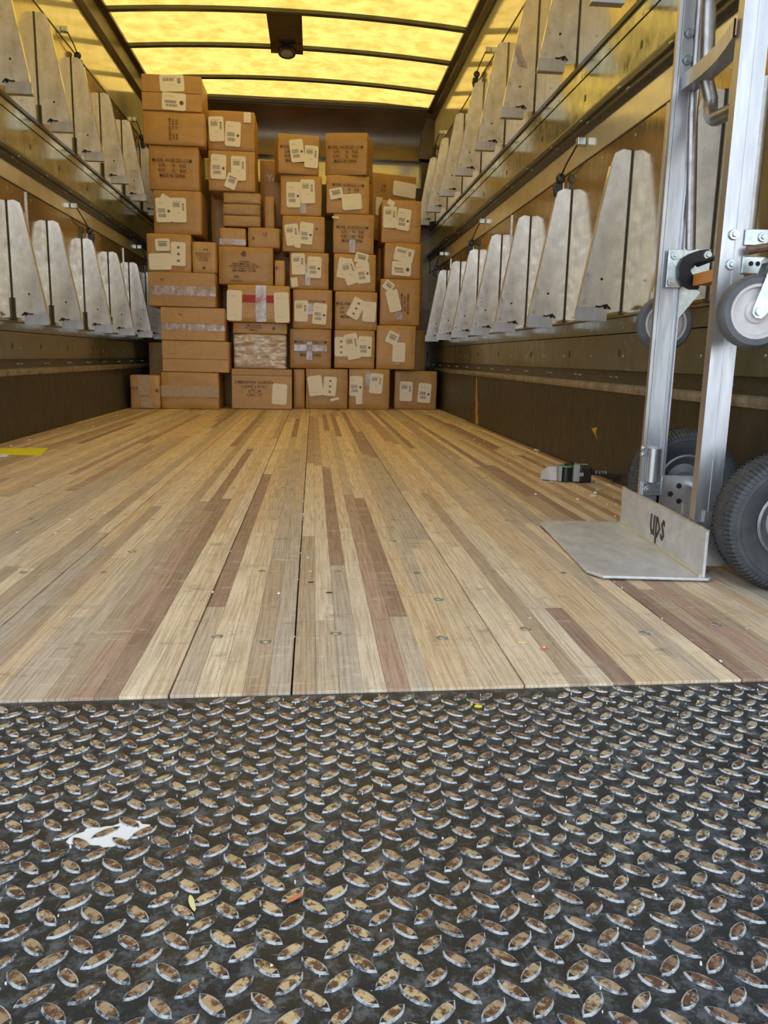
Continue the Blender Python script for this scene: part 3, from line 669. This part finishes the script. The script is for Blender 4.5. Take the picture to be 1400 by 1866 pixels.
carton('C6', 3, (778, 218, 1218, 520), Y2-.02, .36, 'printed carton with a round emblem, resting on the red-striped one', below='C7', prints=[T(980, 272, .065, '@'), T(985, 375, .023, 'CONTENTS:\nITEM NUMBER: 4021 - 2210\nDESCRIPTION: PLASTIC GOODS\nG.W. 12 KGS      10.5 KGS\nMEASUREMENT:  22 CBM', .95), T(925, 455, .03, '||||||||', .9), T(930, 488, .017, 'MADE IN CHINA')])
carton('C6b', 3, (1226, 325, 1310, 520), Y2, .30, 'narrow upright carton tucked right of the emblem carton', below='C7', prints=[T(1245, 385, .035, '@')])
carton('C4', 3, (787, 66, 1000, 216), Y2, .30, 'small plain carton with shiny tape, left of its printed twin', below='C6', tapes=[(790, 160, 998, 200)])
carton('C5', 3, (1012, 64, 1268, 216), Y2, .30, 'small carton with pen marks and an emblem, right of the plain small one', below='C6', prints=[T(1058, 150, .035, '@'), T(1150, 120, .045, '/ J/')])
bundle(1, (860, 1118, 1200, 1425), Y2+.01, .34, 3, 'bundle of three flat cartons in film under the two-high labelled cartons', max(TOPS['C4'], TOPS['C5']), 'C3', 'thin_film')
carton('C3b', 1, (1220, 1155, 1308, 1425), Y2+.09, .26, 'narrow carton standing right of the upper film-wrapped bundle', below='C5')
carton('C2', 1, (741, 768, 1145, 1116), Y2, D, 'carton with three white labels, one torn and tilted, second stack upper', below='C3', labels=[(833, 908, 122, 182, 2, 'B'), (1003, 922, 118, 178, 0, 'A'), (945, 1030, 88, 115, 20, 'S')])
carton('C1', 1, (737, 428, 1142, 768), Y2, D, 'top carton of the second stack, two upright labels and a torn corner', below='C2', labels=[(816, 586, 118, 185, -3, 'A'), (956, 630, 122, 182, 3, 'B'), (1078, 490, 56, 76, 0, 'D')])
# --- third stack
carton('C11', 4, (152, 1015, 245, 1312), Y3+.02, .36, 'narrow reddish carton edge on the floor between two printed cartons')
carton('D7', 4, (250, 1015, 588, 1325), Y3, D, 'floor carton with one blank and one three-mark label, mid row', labels=[(328, 1150, 104, 158, -8, 'D'), (443, 1155, 102, 150, 4, 'C'), (480, 1258, 70, 22, -15, 'D')])
carton('D6', 4, (122, 696, 455, 1010), Y3, D, 'printed carton crossed by clear tape like a plus sign', below='D7', prints=[T(290, 855, .046, MODEL, .8)], tapes=[(158, 828, 420, 872), (258, 800, 302, 945)])
carton('D5', 4, (147, 382, 463, 690), Y3, D, 'carton with two labels directly above the tape-crossed carton', below='D6', labels=[(214, 555, 104, 158, 0, 'A'), (362, 578, 106, 158, 4, 'B')], prints=[T(340, 480, .03, 'RD2251-COM')], tapes=[(268, 500, 310, 580)])
carton('D4', 4, (120, 86, 435, 380), Y3, D, 'carton with two labels and a small torn one low on its left', below='D5', labels=[(192, 182, 102, 155, -2, 'A'), (320, 208, 106, 155, 1, 'B'), (160, 327, 48, 66, -8, 'D')], tapes=[(248, 180, 288, 352)])
carton('D3', 2, (142, 878, 463, 1150), Y3, D, 'carton with two labels leaning together over a little scrap, third stack', below='D4', labels=[(258, 1095, 44, 44, 10, 'D'), (217, 1022, 92, 148, -8, 'A'), (322, 1012, 96, 148, 5, 'B')], prints=[T(400, 980, .03, 'M')])
carton('D2', 2, (128, 572, 440, 868), Y3, D, 'carton with two upright labels split by clear tape, under the tilted-label top one', below='D3', labels=[(226, 722, 98, 170, -1, 'B'), (333, 698, 100, 156, -2, 'A')], tapes=[(278, 640, 322, 862)])
carton('D1', 2, (108, 268, 422, 570), Y3-.02, .34, 'top carton of the third stack, turned a little to show its left side', below='D2', yaw=.13, labels=[(252, 393, 96, 150, -8, 'B'), (360, 435, 96, 152, 2, 'A')], prints=[T(240, 420, .044, MODEL, .75)])
# --- fourth stack
carton('E7', 4, (592, 1015, 920, 1325), Y4-.02, D, 'floor carton with two labels at its top, one over clear tape', labels=[(652, 1153, 104, 156, 1, 'B'), (812, 1133, 106, 158, 4, 'A'), (675, 1262, 48, 70, -3, 'D')], tapes=[(725, 1035, 765, 1160)])
carton('E6', 4, (477, 707, 803, 1010), Y4-.03, D, 'carton covered with a row of overlapping labels, above the floor row', below='E7', labels=[(532, 840, 98, 150, -1, 'C'), (622, 838, 104, 196, -12, 'A'), (722, 838, 106, 155, 1, 'B')])
carton('E5', 4, (482, 398, 822, 700), Y4-.03, D, 'printed carton with a tilted and a straight label at its right', below='E6', labels=[(652, 535, 100, 155, 27, 'C'), (757, 562, 102, 152, 3, 'D')], prints=[T(590, 550, .046, MODEL, .6)])
carton('E4', 4, (472, 98, 812, 395), Y4-.03, D, 'carton with a fan of four crossing labels, third from the top', below='E5', labels=[(560, 215, 105, 150, 9, 'D'), (600, 245, 104, 185, -22, 'A'), (708, 252, 100, 160, -7, 'B'), (695, 135, 100, 76, 12, 'S')])
carton('E3', 2, (522, 864, 832, 1158), Y4-.03, D, 'printed carton with no labels and a strip of clear tape, fourth stack', below='E4', prints=[T(668, 1018, .046, MODEL, .78)], tapes=[(645, 1060, 690, 1155), (650, 1005, 688, 1025)], labels=[(542, 892, 48, 14, 2, 'D')])
carton('E2', 2, (472, 574, 798, 856), Y4-.03, D, 'carton with a small and a wide tilted label, second from the top', below='E3', labels=[(547, 712, 92, 78, -12, 'S'), (664, 775, 140, 106, -6, 'D')], prints=[T(635, 700, .044, MODEL, .8)])
carton('E1', 2, (460, 254, 783, 572), Y4-.03, .34, 'top carton of the fourth stack, printed and without labels, turned to show its right side', below='E2', yaw=-.20, prints=[T(618, 418, .046, MODEL, .85)])
# --- fifth stack
carton('F5', 4, (957, 1032, 1298, 1325), Y5-.03, D, 'floor carton at the right wall with two labels side by side', labels=[(1050, 1195, 104, 152, 1, 'A'), (1196, 1208, 106, 156, 4, 'B')])
carton('F4', 4, (812, 668, 1128, 1010), Y5-.12, D, 'carton with a small tilted label over a blank one, right stack above the floor', below=('F5', 'E7'), labels=[(940, 770, 90, 92, 25, 'S'), (992, 884, 102, 152, 1, 'D')], tapes=[(960, 730, 1000, 985)])
carton('F3', 4, (842, 298, 1163, 650), Y5-.12, D, 'carton with a long blank label tilted left and sideways print', below='F4', labels=[(950, 475, 95, 165, -15, 'D'), (910, 355, 78, 72, 35, 'S')], prints=[T(1040, 500, .036, 'AV-RD2251-COM\nG.W.: 14 KGS\nMADE IN CHINA', .8, -90)], tapes=[(970, 560, 1020, 625)])
carton('F2', 4, (877, 12, 1168, 292), Y5-.12, D, 'carton with two sideways labels one above the other, right stack', below='F3', labels=[(1033, 108, 150, 102, 10, 'A'), (1013, 218, 150, 106, 2, 'B')])
carton('F1', 2, (887, 760, 1185, 1052), Y5-.10, D, 'top carton of the right stack with two labels and a torn tape corner', below='F2', labels=[(950, 890, 98, 142, 0, 'A'), (1052, 908, 104, 145, 7, 'B'), (958, 785, 52, 38, 30, 'D')])
# --- second row, seen in the gaps
G2 = 'cartons in the row behind the stacks'
carton('G1', 0, (272, 624, 330, 742), 6.74, .35, 'dark carton behind the wide cartons by the left wall', group=G2)
carton('G4', 0, (478, 560, 540, 742), 6.84, .45, 'hidden lower carton behind the second stack', group=G2)
carton('G3', 0, (476, 416, 540, 560), 6.84, .45, 'hidden middle carton behind the second stack', group=G2, below='G4')
carton('G2', 0, (474, 292, 540, 416), 6.84, .45, 'tall carton with white lettering in the gap behind the second and third stacks', group=G2, below='G3', prints=[T(497, 326, .10, 'YA', 1, 0, 'white_ink')])
carton('G8', 0, (392, 460, 440, 742), 6.78, .40, 'hidden lower carton behind the first gap', group=G2)
carton('G9', 0, (385, 352, 440, 460), 6.78, .40, 'dark carton in the gap below the three-label carton', group=G2, below='G8')
carton('G5', 0, (700, 600, 774, 742), 7.04, .40, 'lower carton behind the right stack', group=G2)
carton('G6', 0, (688, 440, 770, 600), 7.04, .45, 'middle carton behind the right stack', group=G2, below='G5')
carton('F0', 0, (676, 318, 762, 440), 7.06, .36, 'carton with a wide white label leaning behind the right stack', group=G2, below='G6', yaw=.30, labels=[(738, 345, 43, 24, 4, 'D'), (688, 378, 12, 30, 2, 'D')], prints=[T(697, 345, .05, '14\nCO')])

# ------------------------------------------------------------------ hand truck
HT = empty('hand_truck', (.7475, 1.42, 0), -math.atan2(.045, .545)+0)
tag(HT, 'silver aluminium hand truck standing against the right wall with grey tyres', 'hand truck')
# local frame: y = along the axle (away from the camera), x = towards the wall
Wn = .535
n_ = MB(); c = .02
P = [(-.213, c+.02), (-.19, 0), (.012, -.004), (.020, .006), (.020, Wn), (-.185, Wn), (-.213, Wn-.03)]
n_.prism([(a, b, .003) for a, b in P], (0, 0, .006)).obj('nose_plate', 'nose_aluminium', HT, bevel=.002)
MB().prism([(0, 0, .009), (0, 0, .100), (0, Wn, .100), (0, Wn, .009)], (.006, 0, 0)).obj('back_plate', 'nose_aluminium', HT, bevel=.001)
MB().tube([(-.001, 0.004, .010), (-.001, Wn-.01, .010)], .004, 8).obj('weld_bead', 'light_band', HT)
MB().box((-.0005, 0, .1002), (.0065, Wn, .1022)).obj('top_edge', 'light_band', HT)
tm = text_mesh('lettering', 'ups', .098, 'mark_ink', .72, .0004)
t = link('lettering', tm, HT, (-.0008, .262, .060)); t.rotation_euler = (math.pi/2, 0, -math.pi/2)
def rail(y, x0, wd, inner, zbot, ztop, name='rail'):
    # channel: wide web seen from the camera side, flanges front and back
    m = MB(); th = .0035; dp = .026
    def pr(pts): m.prism([(x0+a, y+b, zbot) for a, b in pts], (0, 0, ztop-zbot))
    if inner:      # open side towards the camera, ribs inside
        pr([(0, 0), (.0035, 0), (.0035, dp), (0, dp)]); pr([(wd-.0035, 0), (wd, 0), (wd, dp), (wd-.0035, dp)])
        pr([(.0035, .010), (wd-.0035, .010), (wd-.0035, .014), (.0035, .014)])
        pr([(.006, .004), (.009, .004), (.009, .010), (.006, .010)]); pr([(wd-.011, .004), (wd-.008, .004), (wd-.008, .010), (wd-.011, .010)])
        pr([(-.004, 0), (0, 0), (0, .003), (-.004, .003)])
    else:
        pr([(0, 0), (wd, 0), (wd, .004), (0, .004)]); pr([(0, .004), (.0035, .004), (.0035, dp), (0, dp)]); pr([(wd-.0035, .004), (wd, .004), (wd, dp), (wd-.0035, dp)])
        pr([(wd*.52, -.0015), (wd*.60, -.0015), (wd*.60, 0), (wd*.52, 0)])
    return m.obj(name, 'bright_aluminium', HT)
YN, YF = .085, .40
rail(YN, .009, .049, False, .1025, 1.34); rail(YF, .003, .053, True, .1025, 1.34)
MB().box((.0095, YN-.0005, .012), (.054, YN+.026, .1024)).obj('rail_foot', 'bright_aluminium', HT)
MB().box((.0075, YF+.002, .012), (.042, YF+.026, .1024)).obj('rail_foot', 'bright_aluminium', HT)
MB().tube([(.025, YF-.004, .135), (.025, YF-.004, .215)], .0145, 20).obj('tube_end', 'bright_aluminium', HT, smooth=True)
MB().box((.003, YF-.010, .103), (.044, YF-.002, .134)).obj('socket_plate', 'zinc', HT, bevel=.001)
bolt = MB().lathe([(0, .007), (.0035, .007), (.0045, .004), (.0075, .004), (.0085, .0)], (0, 0, 0), (0, -1, 0), 12).mesh('bolt', 'zinc', True)
def B(x, y, z, s=1): o = link('bolt', bolt, HT, (x, y, z)); o.scale = (s, s, s)
B(.015, YF-.010, .118); B(.026, YF+.009, 1.115, 1.25); B(.027, YF+.009, 1.062, 1.25); B(.030, YN-.001, .652, 1.2); B(.030, YN-.001, .598, 1.2); B(.035, YN-.001, .082)
# weld splatter
for y, z in ((YF-.003, .215), (YF-.003, .20)):
    MB().lathe([(0, .005), (.004, .004), (.007, 0)], (-.002, y, z), (-1, -1, 0), 8).obj('weld', 'bright_aluminium', HT, smooth=True)
# curved cross strap
ms = MB(); k = 14; za, zb_ = .975, .952
ring = []
for i in range(k+1):
    t_ = i/k; y = YF-.001+(YN+.024-YF)*t_; x = .014*(1-t_)+.002+.012*math.sin(math.pi*t_); ring.append((x, y))
for (a, b), (c_, d_) in zip(ring[:-1], ring[1:]):
    z0, z1 = .998, 1.030
    ms.add([(a, b, z0), (c_, d_, z0), (c_+.004, d_, z0), (a+.004, b, z0), (a, b, z1), (c_, d_, z1), (c_+.004, d_, z1), (a+.004, b, z1)], [(0, 3, 2, 1), (4, 5, 6, 7), (0, 1, 5, 4), (2, 3, 7, 6)])
    ms.add([(a+.004, b, z0), (c_+.004, d_, z0), (c_+.034, d_, z0), (a+.034, b, z0), (a+.004, b, z0+.004), (c_+.004, d_, z0+.004), (c_+.034, d_, z0+.004), (a+.034, b, z0+.004)], [(0, 3, 2, 1), (4, 5, 6, 7), (2, 3, 7, 6)])
ms.obj('cross_strap', 'bright_aluminium', HT)
# U-shaped handle tube behind the rails
def arc(c, r, a0, a1, n, f): return [f(c[0]+r*math.cos(a0+(a1-a0)*i/n), c[1]+r*math.sin(a0+(a1-a0)*i/n)) for i in range(n+1)]
RB = .05; yl, yr, zb_ = .345, .09, .915
U = [(.038, yl, 1.34), (.040, yl, 1.14), (.050, yl, 1.0)]+[(.062, y, z) for y, z in arc((yl-RB, zb_+RB), RB, 0, -math.pi/2, 8, lambda a, b: (a, b))]+[(.09, y, z) for y, z in arc((yr+RB, zb_+RB), RB, -math.pi/2, -math.pi, 6, lambda a, b: (a, b))]+[(.095, yr, 1.02), (.10, yr, 1.34)]
MB().tube(U, .0152, 18).obj('handle_tube', 'dull_tube', HT, smooth=True)
MB().tube([(.068, YF+.002, .665), (.050, YF+.012, .95), (.044, YF+.012, 1.33)], .0125, 14).obj('frame_tube', 'dull_tube', HT, smooth=True)
MB().tube([(.066, YN+.018, .62), (.066, YN+.018, .93)], .0125, 14).obj('frame_tube', 'dull_tube', HT, smooth=True)
# swivel hook on the far rail
MB().box((.018, YF-.006, .582), (.052, YF-.001, .666)).obj('hook_plate', 'zinc', HT, bevel=.001)
MB().box((.052, YF-.004, .592), (.114, YF+.0, .667)).obj('hook_plate', 'zinc', HT)
B(.032, YF-.006, .652, 1.1); B(.028, YF-.006, .595, 1.1); 
def px_poly(pts, s=.1608/1450*1.80):      # outline drawn on the plane of the hook
    return [((x-640)*s+.101, (415-y)*s*1.0+.653) for x, y in pts]
hook = px_poly([(650, 350), (700, 385), (700, 440), (640, 470), (560, 500), (500, 540), (470, 580), (490, 620), (560, 650), (590, 700), (580, 790), (480, 790), (390, 750), (340, 660), (330, 540), (370, 450), (450, 400), (560, 360)])
MB().prism([(a, YF-.018, b) for a, b in hook], (0, .010, 0)).obj('hook_arm', 'black_metal', HT, bevel=.0015)
B(.101, YF-.018, .653, 1.2)
MB().tube([(.080, YF-.022, .632), (.095, YN+.10, .645), (.10, YN+.03, .65)], .006, 8).obj('release_rod', 'black_metal', HT, smooth=True)
MB().box((.070, YN+.035, .585), (.10, YF-.03, .610)).obj('axle_bar', 'orange_paint', HT)
MB().box((.050, YN-.006, .582), (.090, YN-.002, .613)).obj('caster_plate', 'zinc', HT, bevel=.001)
MB().box((.050, YN-.006, .633), (.094, YN-.002, .662)).obj('caster_plate', 'zinc', HT, bevel=.001)
B(.082, YN-.006, .648, 1.1)
for hx_ in (.066, .079): MB().lathe([(0, .0005), (.0045, .0005), (.0045, 0)], (hx_, YN-.006, .600), (0, -1, 0), 12).obj('plate_hole', 'black_gap', HT)
MB().tube([(.052, YN-.014, .622), (.085, YN-.018, .628), (.16, YN-.02, .632)], .008, 8).obj('release_rod', 'rust_metal', HT, smooth=True)
def caster(cx, cy, cz, r_, a, name='caster'):
    hw = .016
    g = MB().lathe([(r_*.74, -hw), (r_*.90, -hw), (r_*.97, -hw*.7), (r_, -hw*.2), (r_, hw*.2), (r_*.97, hw*.7), (r_*.90, hw), (r_*.74, hw)], (cx, cy, cz), (0, 1, 0), 40).obj('caster_wheel', 'caster_rubber', HT, smooth=True)
    hub = [(0, -hw*.75), (r_*.13, -hw*.75), (r_*.14, -hw*.9), (r_*.22, -hw*.9), (r_*.30, -hw*.8), (r_*.33, -hw*.45), (r_*.62, -hw*.45), (r_*.66, -hw*.95), (r_*.76, -hw*.98), (r_*.76, hw*.98), (r_*.66, hw*.95), (r_*.62, hw*.45), (r_*.33, hw*.45), (r_*.22, hw*.9), (0, hw*.9)]
    MB().lathe(hub, (cx, cy, cz), (0, 1, 0), 40).obj('caster_hub', 'caster_hub', g, smooth=True)
    f = MB(); tx, tz = cx+a[0], cz+a[1]
    for s in (-1, 1):
        y = cy+s*(hw+.003); w1, w2 = r_*.20, r_*.42
        d = Vector((a[0], 0, a[1])).normalized(); nrm = Vector((d.z, 0, -d.x))
        c0 = Vector((cx, y, cz)); c1 = Vector((tx, y, tz))
        pts = [c0+nrm*w1, c0+nrm*w1*.7-d*w1*.7, c0-d*w1, c0-nrm*w1*.7-d*w1*.7, c0-nrm*w1, c1-nrm*w2, c1+nrm*w2]
        f.prism([tuple(p) for p in pts], (0, .003*s, 0))
    f.box((tx-r_*.45, cy-hw-.004, tz), (tx+r_*.45, cy+hw+.004, tz+.006)); f.lathe([(0, .016), (r_*.3, .016), (r_*.38, .008), (r_*.38, 0)], (tx, cy, tz+.004), (0, 0, 1), 16)
    f.obj('caster_fork', 'zinc', HT, smooth=True)
    MB().tube([(cx, cy-hw-.010, cz), (cx, cy+hw+.010, cz)], .008, 12).obj('axle_bolt', 'zinc', g, smooth=True)
caster(.040, -.012, .506, .065, (.042, .085)); caster(.050, .478, .506, .0665, (.048, .086))
# side plates and wheels
ps = MB().prism([(.0075, YN-.006, .012), (.10, YN-.006, .012), (.115, YN-.006, .03), (.115, YN-.006, .10), (.03, YN-.006, .125), (.0262, YN-.006, .125), (.0262, YN-.006, .1024), (.0075, YN-.006, .1024)], (0, .004, 0)).obj('side_plate', 'aluminium', HT)
B(.03, YN-.0065, .035, 1.1)
MB().prism([(.050, YF+.006, .012), (.16, YF+.006, .012), (.16, YF+.006, .150), (.050, YF+.006, .150)], (0, .004, 0)).obj('side_plate', 'aluminium', HT)
for a, b in ((.095, .125), (.076, .105), (.098, .088)):
    MB().lathe([(0, .001), (.0065, .001), (.0065, 0)], (a, YF+.0058, b), (0, -1, 0), 14).obj('plate_hole', 'black_gap', HT)
MB().box((.008, YN+.06, .08), (.016, YN+.07, .128)).obj('stiffener', 'bright_aluminium', HT)
def wheel(cx, cy, R=.1275, hw=.042):
    cz = R+.001
    tp_ = [(R*.50, -hw*.62), (R*.60, -hw*.80), (R*.74, -hw*.97), (R*.86, -hw), (R*.945, -hw*.90), (R*.985, -hw*.62), (R, -hw*.25), (R, hw*.25), (R*.985, hw*.62), (R*.945, hw*.90), (R*.86, hw), (R*.74, hw*.97), (R*.60, hw*.80), (R*.50, hw*.62)]
    wh = MB().lathe(tp_, (cx, cy, cz), (0, 1, 0), 72).obj('wheel', 'rubber', HT, smooth=True)
    tr = MB(); n = 88
    for i in range(n):         # shoulder blocks and zigzag tread
        a = 2*math.pi*i/n; e = Vector((math.cos(a), 0, math.sin(a))); tg = Vector((-math.sin(a), 0, math.cos(a)))
        for s in (-1, 1):
            q = []
            for rr, off, hwid in ((R*.875, hw*1.0, .0018), (R*.955, hw*.90, .0024), (R*.995, hw*.60, .0026)):
                for h_ in (-hwid, hwid): q.append(Vector((cx, cy+s*off, cz))+e*rr+tg*h_)
            lift = e*.0012+Vector((0, s*.0012, 0)); qq = [v+lift for v in q]
            tr.add([tuple(v) for v in qq]+[tuple(v-lift*2) for v in q], [(0, 1, 3, 2), (2, 3, 5, 4), (0, 2, 8, 6), (2, 4, 10, 8), (1, 7, 9, 3), (3, 9, 11, 5), (0, 6, 7, 1)])
        for kx in (-.45, -.15, .15, .45):
            for sgn in ((1,) if (i % 2) else (-1,)):
                c0 = Vector((cx, cy+kx*hw*1.1, cz))+e*(R*.998); q = [c0+tg*.0015*sgn*0+Vector((0, -.0045, 0))+tg*(-.0014+.002*sgn), c0+Vector((0, .0045, 0))+tg*(-.0014-.002*sgn), c0+Vector((0, .0045, 0))+tg*(.0014-.002*sgn), c0+Vector((0, -.0045, 0))+tg*(.0014+.002*sgn)]
                tr.prism([tuple(v) for v in q], tuple(e*.0012))
    o = tr.obj('tread', 'rubber', wh); o['kind'] = 'stuff'
    MB().lathe([(0, -hw*.30), (R*.10, -hw*.32), (R*.12, -hw*.7), (R*.17, -hw*.7), (R*.19, -hw*.35), (R*.34, -hw*.30), (R*.42, -hw*.62), (R*.50, -hw*.80), (R*.535, -hw*.74), (R*.50, -hw*.60), (R*.50, hw*.60), (R*.535, hw*.74), (R*.50, hw*.80), (R*.42, hw*.62), (R*.34, hw*.30), (R*.19, hw*.35), (R*.17, hw*.7), (0, hw*.7)], (cx, cy, cz), (0, 1, 0), 48).obj('wheel_hub', 'wheel_hub', wh, smooth=True)
    # branding-free sidewall ribs
    MB().lathe([(R*.80, -hw*1.0), (R*.815, -hw*1.025), (R*.83, -hw*1.0)], (cx, cy, cz), (0, 1, 0), 72).obj('sidewall_rib', 'rubber', wh, smooth=True)
wheel(.136, -.024); wheel(.127, .476)
MB().tube([(.124, -.05, .128), (.124, .50, .128)], .008, 12).obj('axle', 'zinc', HT, smooth=True)

# ------------------------------------------------------------------ things on the floor
rt = empty('cargo_ratchet', (.905, 2.70, 0), math.radians(-4)); tag(rt, 'black and grey ratchet tensioner lying on the floor by the right kick panel', 'ratchet')
MB().box((-.050, .030, .003), (.065, .034, .058)).obj('side_frame', 'grey_plastic', rt, bevel=.001)
MB().box((-.050, -.030, .003), (-.040, .030, .056)).obj('side_frame', 'grey_plastic', rt, bevel=.001)
MB().box((.000, -.034, .003), (.022, .028, .062)).obj('grip_body', 'grey_plastic', rt, bevel=.003)
MB().tube([(-.020, -.008, .002), (-.020, -.008, .052)], .021, 22).obj('strap_drum', 'black_plastic', rt, smooth=True)
MB().tube([(-.020, -.008, .0525), (-.020, -.008, .0565)], .026, 22).obj('drum_cap', 'green_paint', rt, smooth=True)
MB().lathe([(0, .012), (.008, .012), (.012, .006), (.022, .004), (.024, 0)], (-.005, .0, .057), (0, 0, 1), 16).obj('cap_knob', 'black_plastic', rt, smooth=True)
MB().box((.023, -.036, .003), (.062, .026, .056)).obj('pawl_housing', 'black_plastic', rt, bevel=.004)
MB().box((.016, -.041, .024), (.032, -.037, .036)).obj('pawl_tab', 'grey_plastic', rt)
MB().tube([(.060, -.01, .036), (.10, -.012, .030), (.145, -.014, .020)], [.009, .008, .009], 12).obj('handle', 'black_plastic', rt, smooth=True)
MB().tube([(.142, -.014, .0165), (.150, -.014, .0165)], .015, 14).obj('handle_cap', 'black_plastic', rt, smooth=True)
for x in (.078, .090, .102, .112): MB().box((x, -.022, .031), (x+.006, -.006, .041)).obj('handle_notch', 'zinc', rt)
tl_ = MB(); tl_.prism([(-.052, -.01, .003), (-.075, .0, .002), (-.098, .005, .002), (-.105, .02, .002), (-.098, .03, .030), (-.08, .02, .048), (-.052, .01, .050)], (0, .004, 0)); tl_.obj('strap_tail', 'clear_tape_tail', rt)
P = [at(x, y, Z=0) for x, y in ((-60, 815), (0, 817), (88, 817), (75, 830), (0, 829), (-60, 829))]
yc = MB().prism([(p[0], p[1], .0005) for p in P], (0, 0, .0012)).obj('yellow_card', 'yellow_card'); tag(yc, 'bright yellow card strip lying on the floor by the left kick panel', 'card')
p = at(10, 830, Z=0); tag(blob('paper_scrap', 'white_paper', p[0]-.02, p[1]-.03, .055, .05, .0018, .003, 14, 2, 0, .3), 'small white torn paper on the edge of the yellow card', 'paper')
p = at(566, 1042, Z=0); tag(blob('straw_bit', 'straw', p[0], p[1], .011, .0025, .0004, .001, 9, 6, 1.75), 'pale yellow splinter lying mid floor beside a dark seam', 'splinter')
p = at(952, 1171, Z=0); tag(blob('leaf_bit', 'straw', p[0], p[1], .008, .005, .0004, .0012, 10, 8, .4), 'pale crumpled leaf bit on the floor left of the orange one', 'leaf')
p = at(993, 1184, Z=0); tag(blob('leaf_bit', 'orange_leaf', p[0], p[1], .007, .005, .0004, .0015, 10, 9, .2), 'orange crumpled leaf bit on the floor near the tread plate', 'leaf')
for px, py, r_, lab in ((600, 1080, .006, 'black oval stain on the floor strips, nearer one'), (567, 1061, .006, 'black oval stain on the floor strips, farther one')):
    p = at(px, py, Z=0); o = blob('stain', 'black_gap', p[0], p[1], r_*1.1, r_*.6, .0001, .0003, 14, 3, 0, .15); o.parent = fl
db = MB(); rnd = random.Random(11)
def flake(x, y, s, z=0):
    n = 5; P = [(x+s*math.cos(2*math.pi*i/n)*rnd.uniform(.5, 1.3), y+s*math.sin(2*math.pi*i/n)*rnd.uniform(.5, 1.8), z+.0003) for i in range(n)]; db.prism(P, (0, 0, rnd.uniform(.0008, .003)))
for _ in range(130):       # along the right kick panel
    y = rnd.uniform(1.9, 6.2); flake(rnd.gauss(.92, .10) if rnd.random() < .8 else rnd.uniform(.2, 1), y, rnd.uniform(.0015, .006)) if True else None
db.v = [(min(x, XR-.003), y, z) for x, y, z in db.v]
for px, py, s in ((845, 777, .016), (855, 781, .012), (900, 792, .014), (978, 820, .022), (1083, 904, .012), (1085, 898, .008), (1110, 884, .01), (800, 749, .02), (930, 845, .008), (820, 833, .006)):
    p = at(px, py, Z=0); flake(p[0], p[1], s)
for _ in range(60): flake(rnd.uniform(-1.3, 1.0), rnd.uniform(1.0, 5.5), rnd.uniform(.001, .003))
for _ in range(90): flake(rnd.choice(gaps[1:-1])+rnd.uniform(-.002, .002), rnd.uniform(.96, 3.0), rnd.uniform(.0008, .0018))
for _ in range(20): flake(rnd.uniform(-1.37, -1.2), rnd.uniform(3.3, 5.5), rnd.uniform(.003, .007))
o = db.obj('debris', 'white_paper'); tag(o, 'small white crumbs and flakes scattered over the wooden floor', 'debris', kind='stuff')
db = MB()
for _ in range(260): flake(rnd.uniform(-.45, .7), rnd.uniform(.4, .93), rnd.uniform(.0003, .0009), PZ)
o = db.obj('grit', 'white_paper'); tag(o, 'tiny white grit scattered over the tread plate', 'grit', kind='stuff')
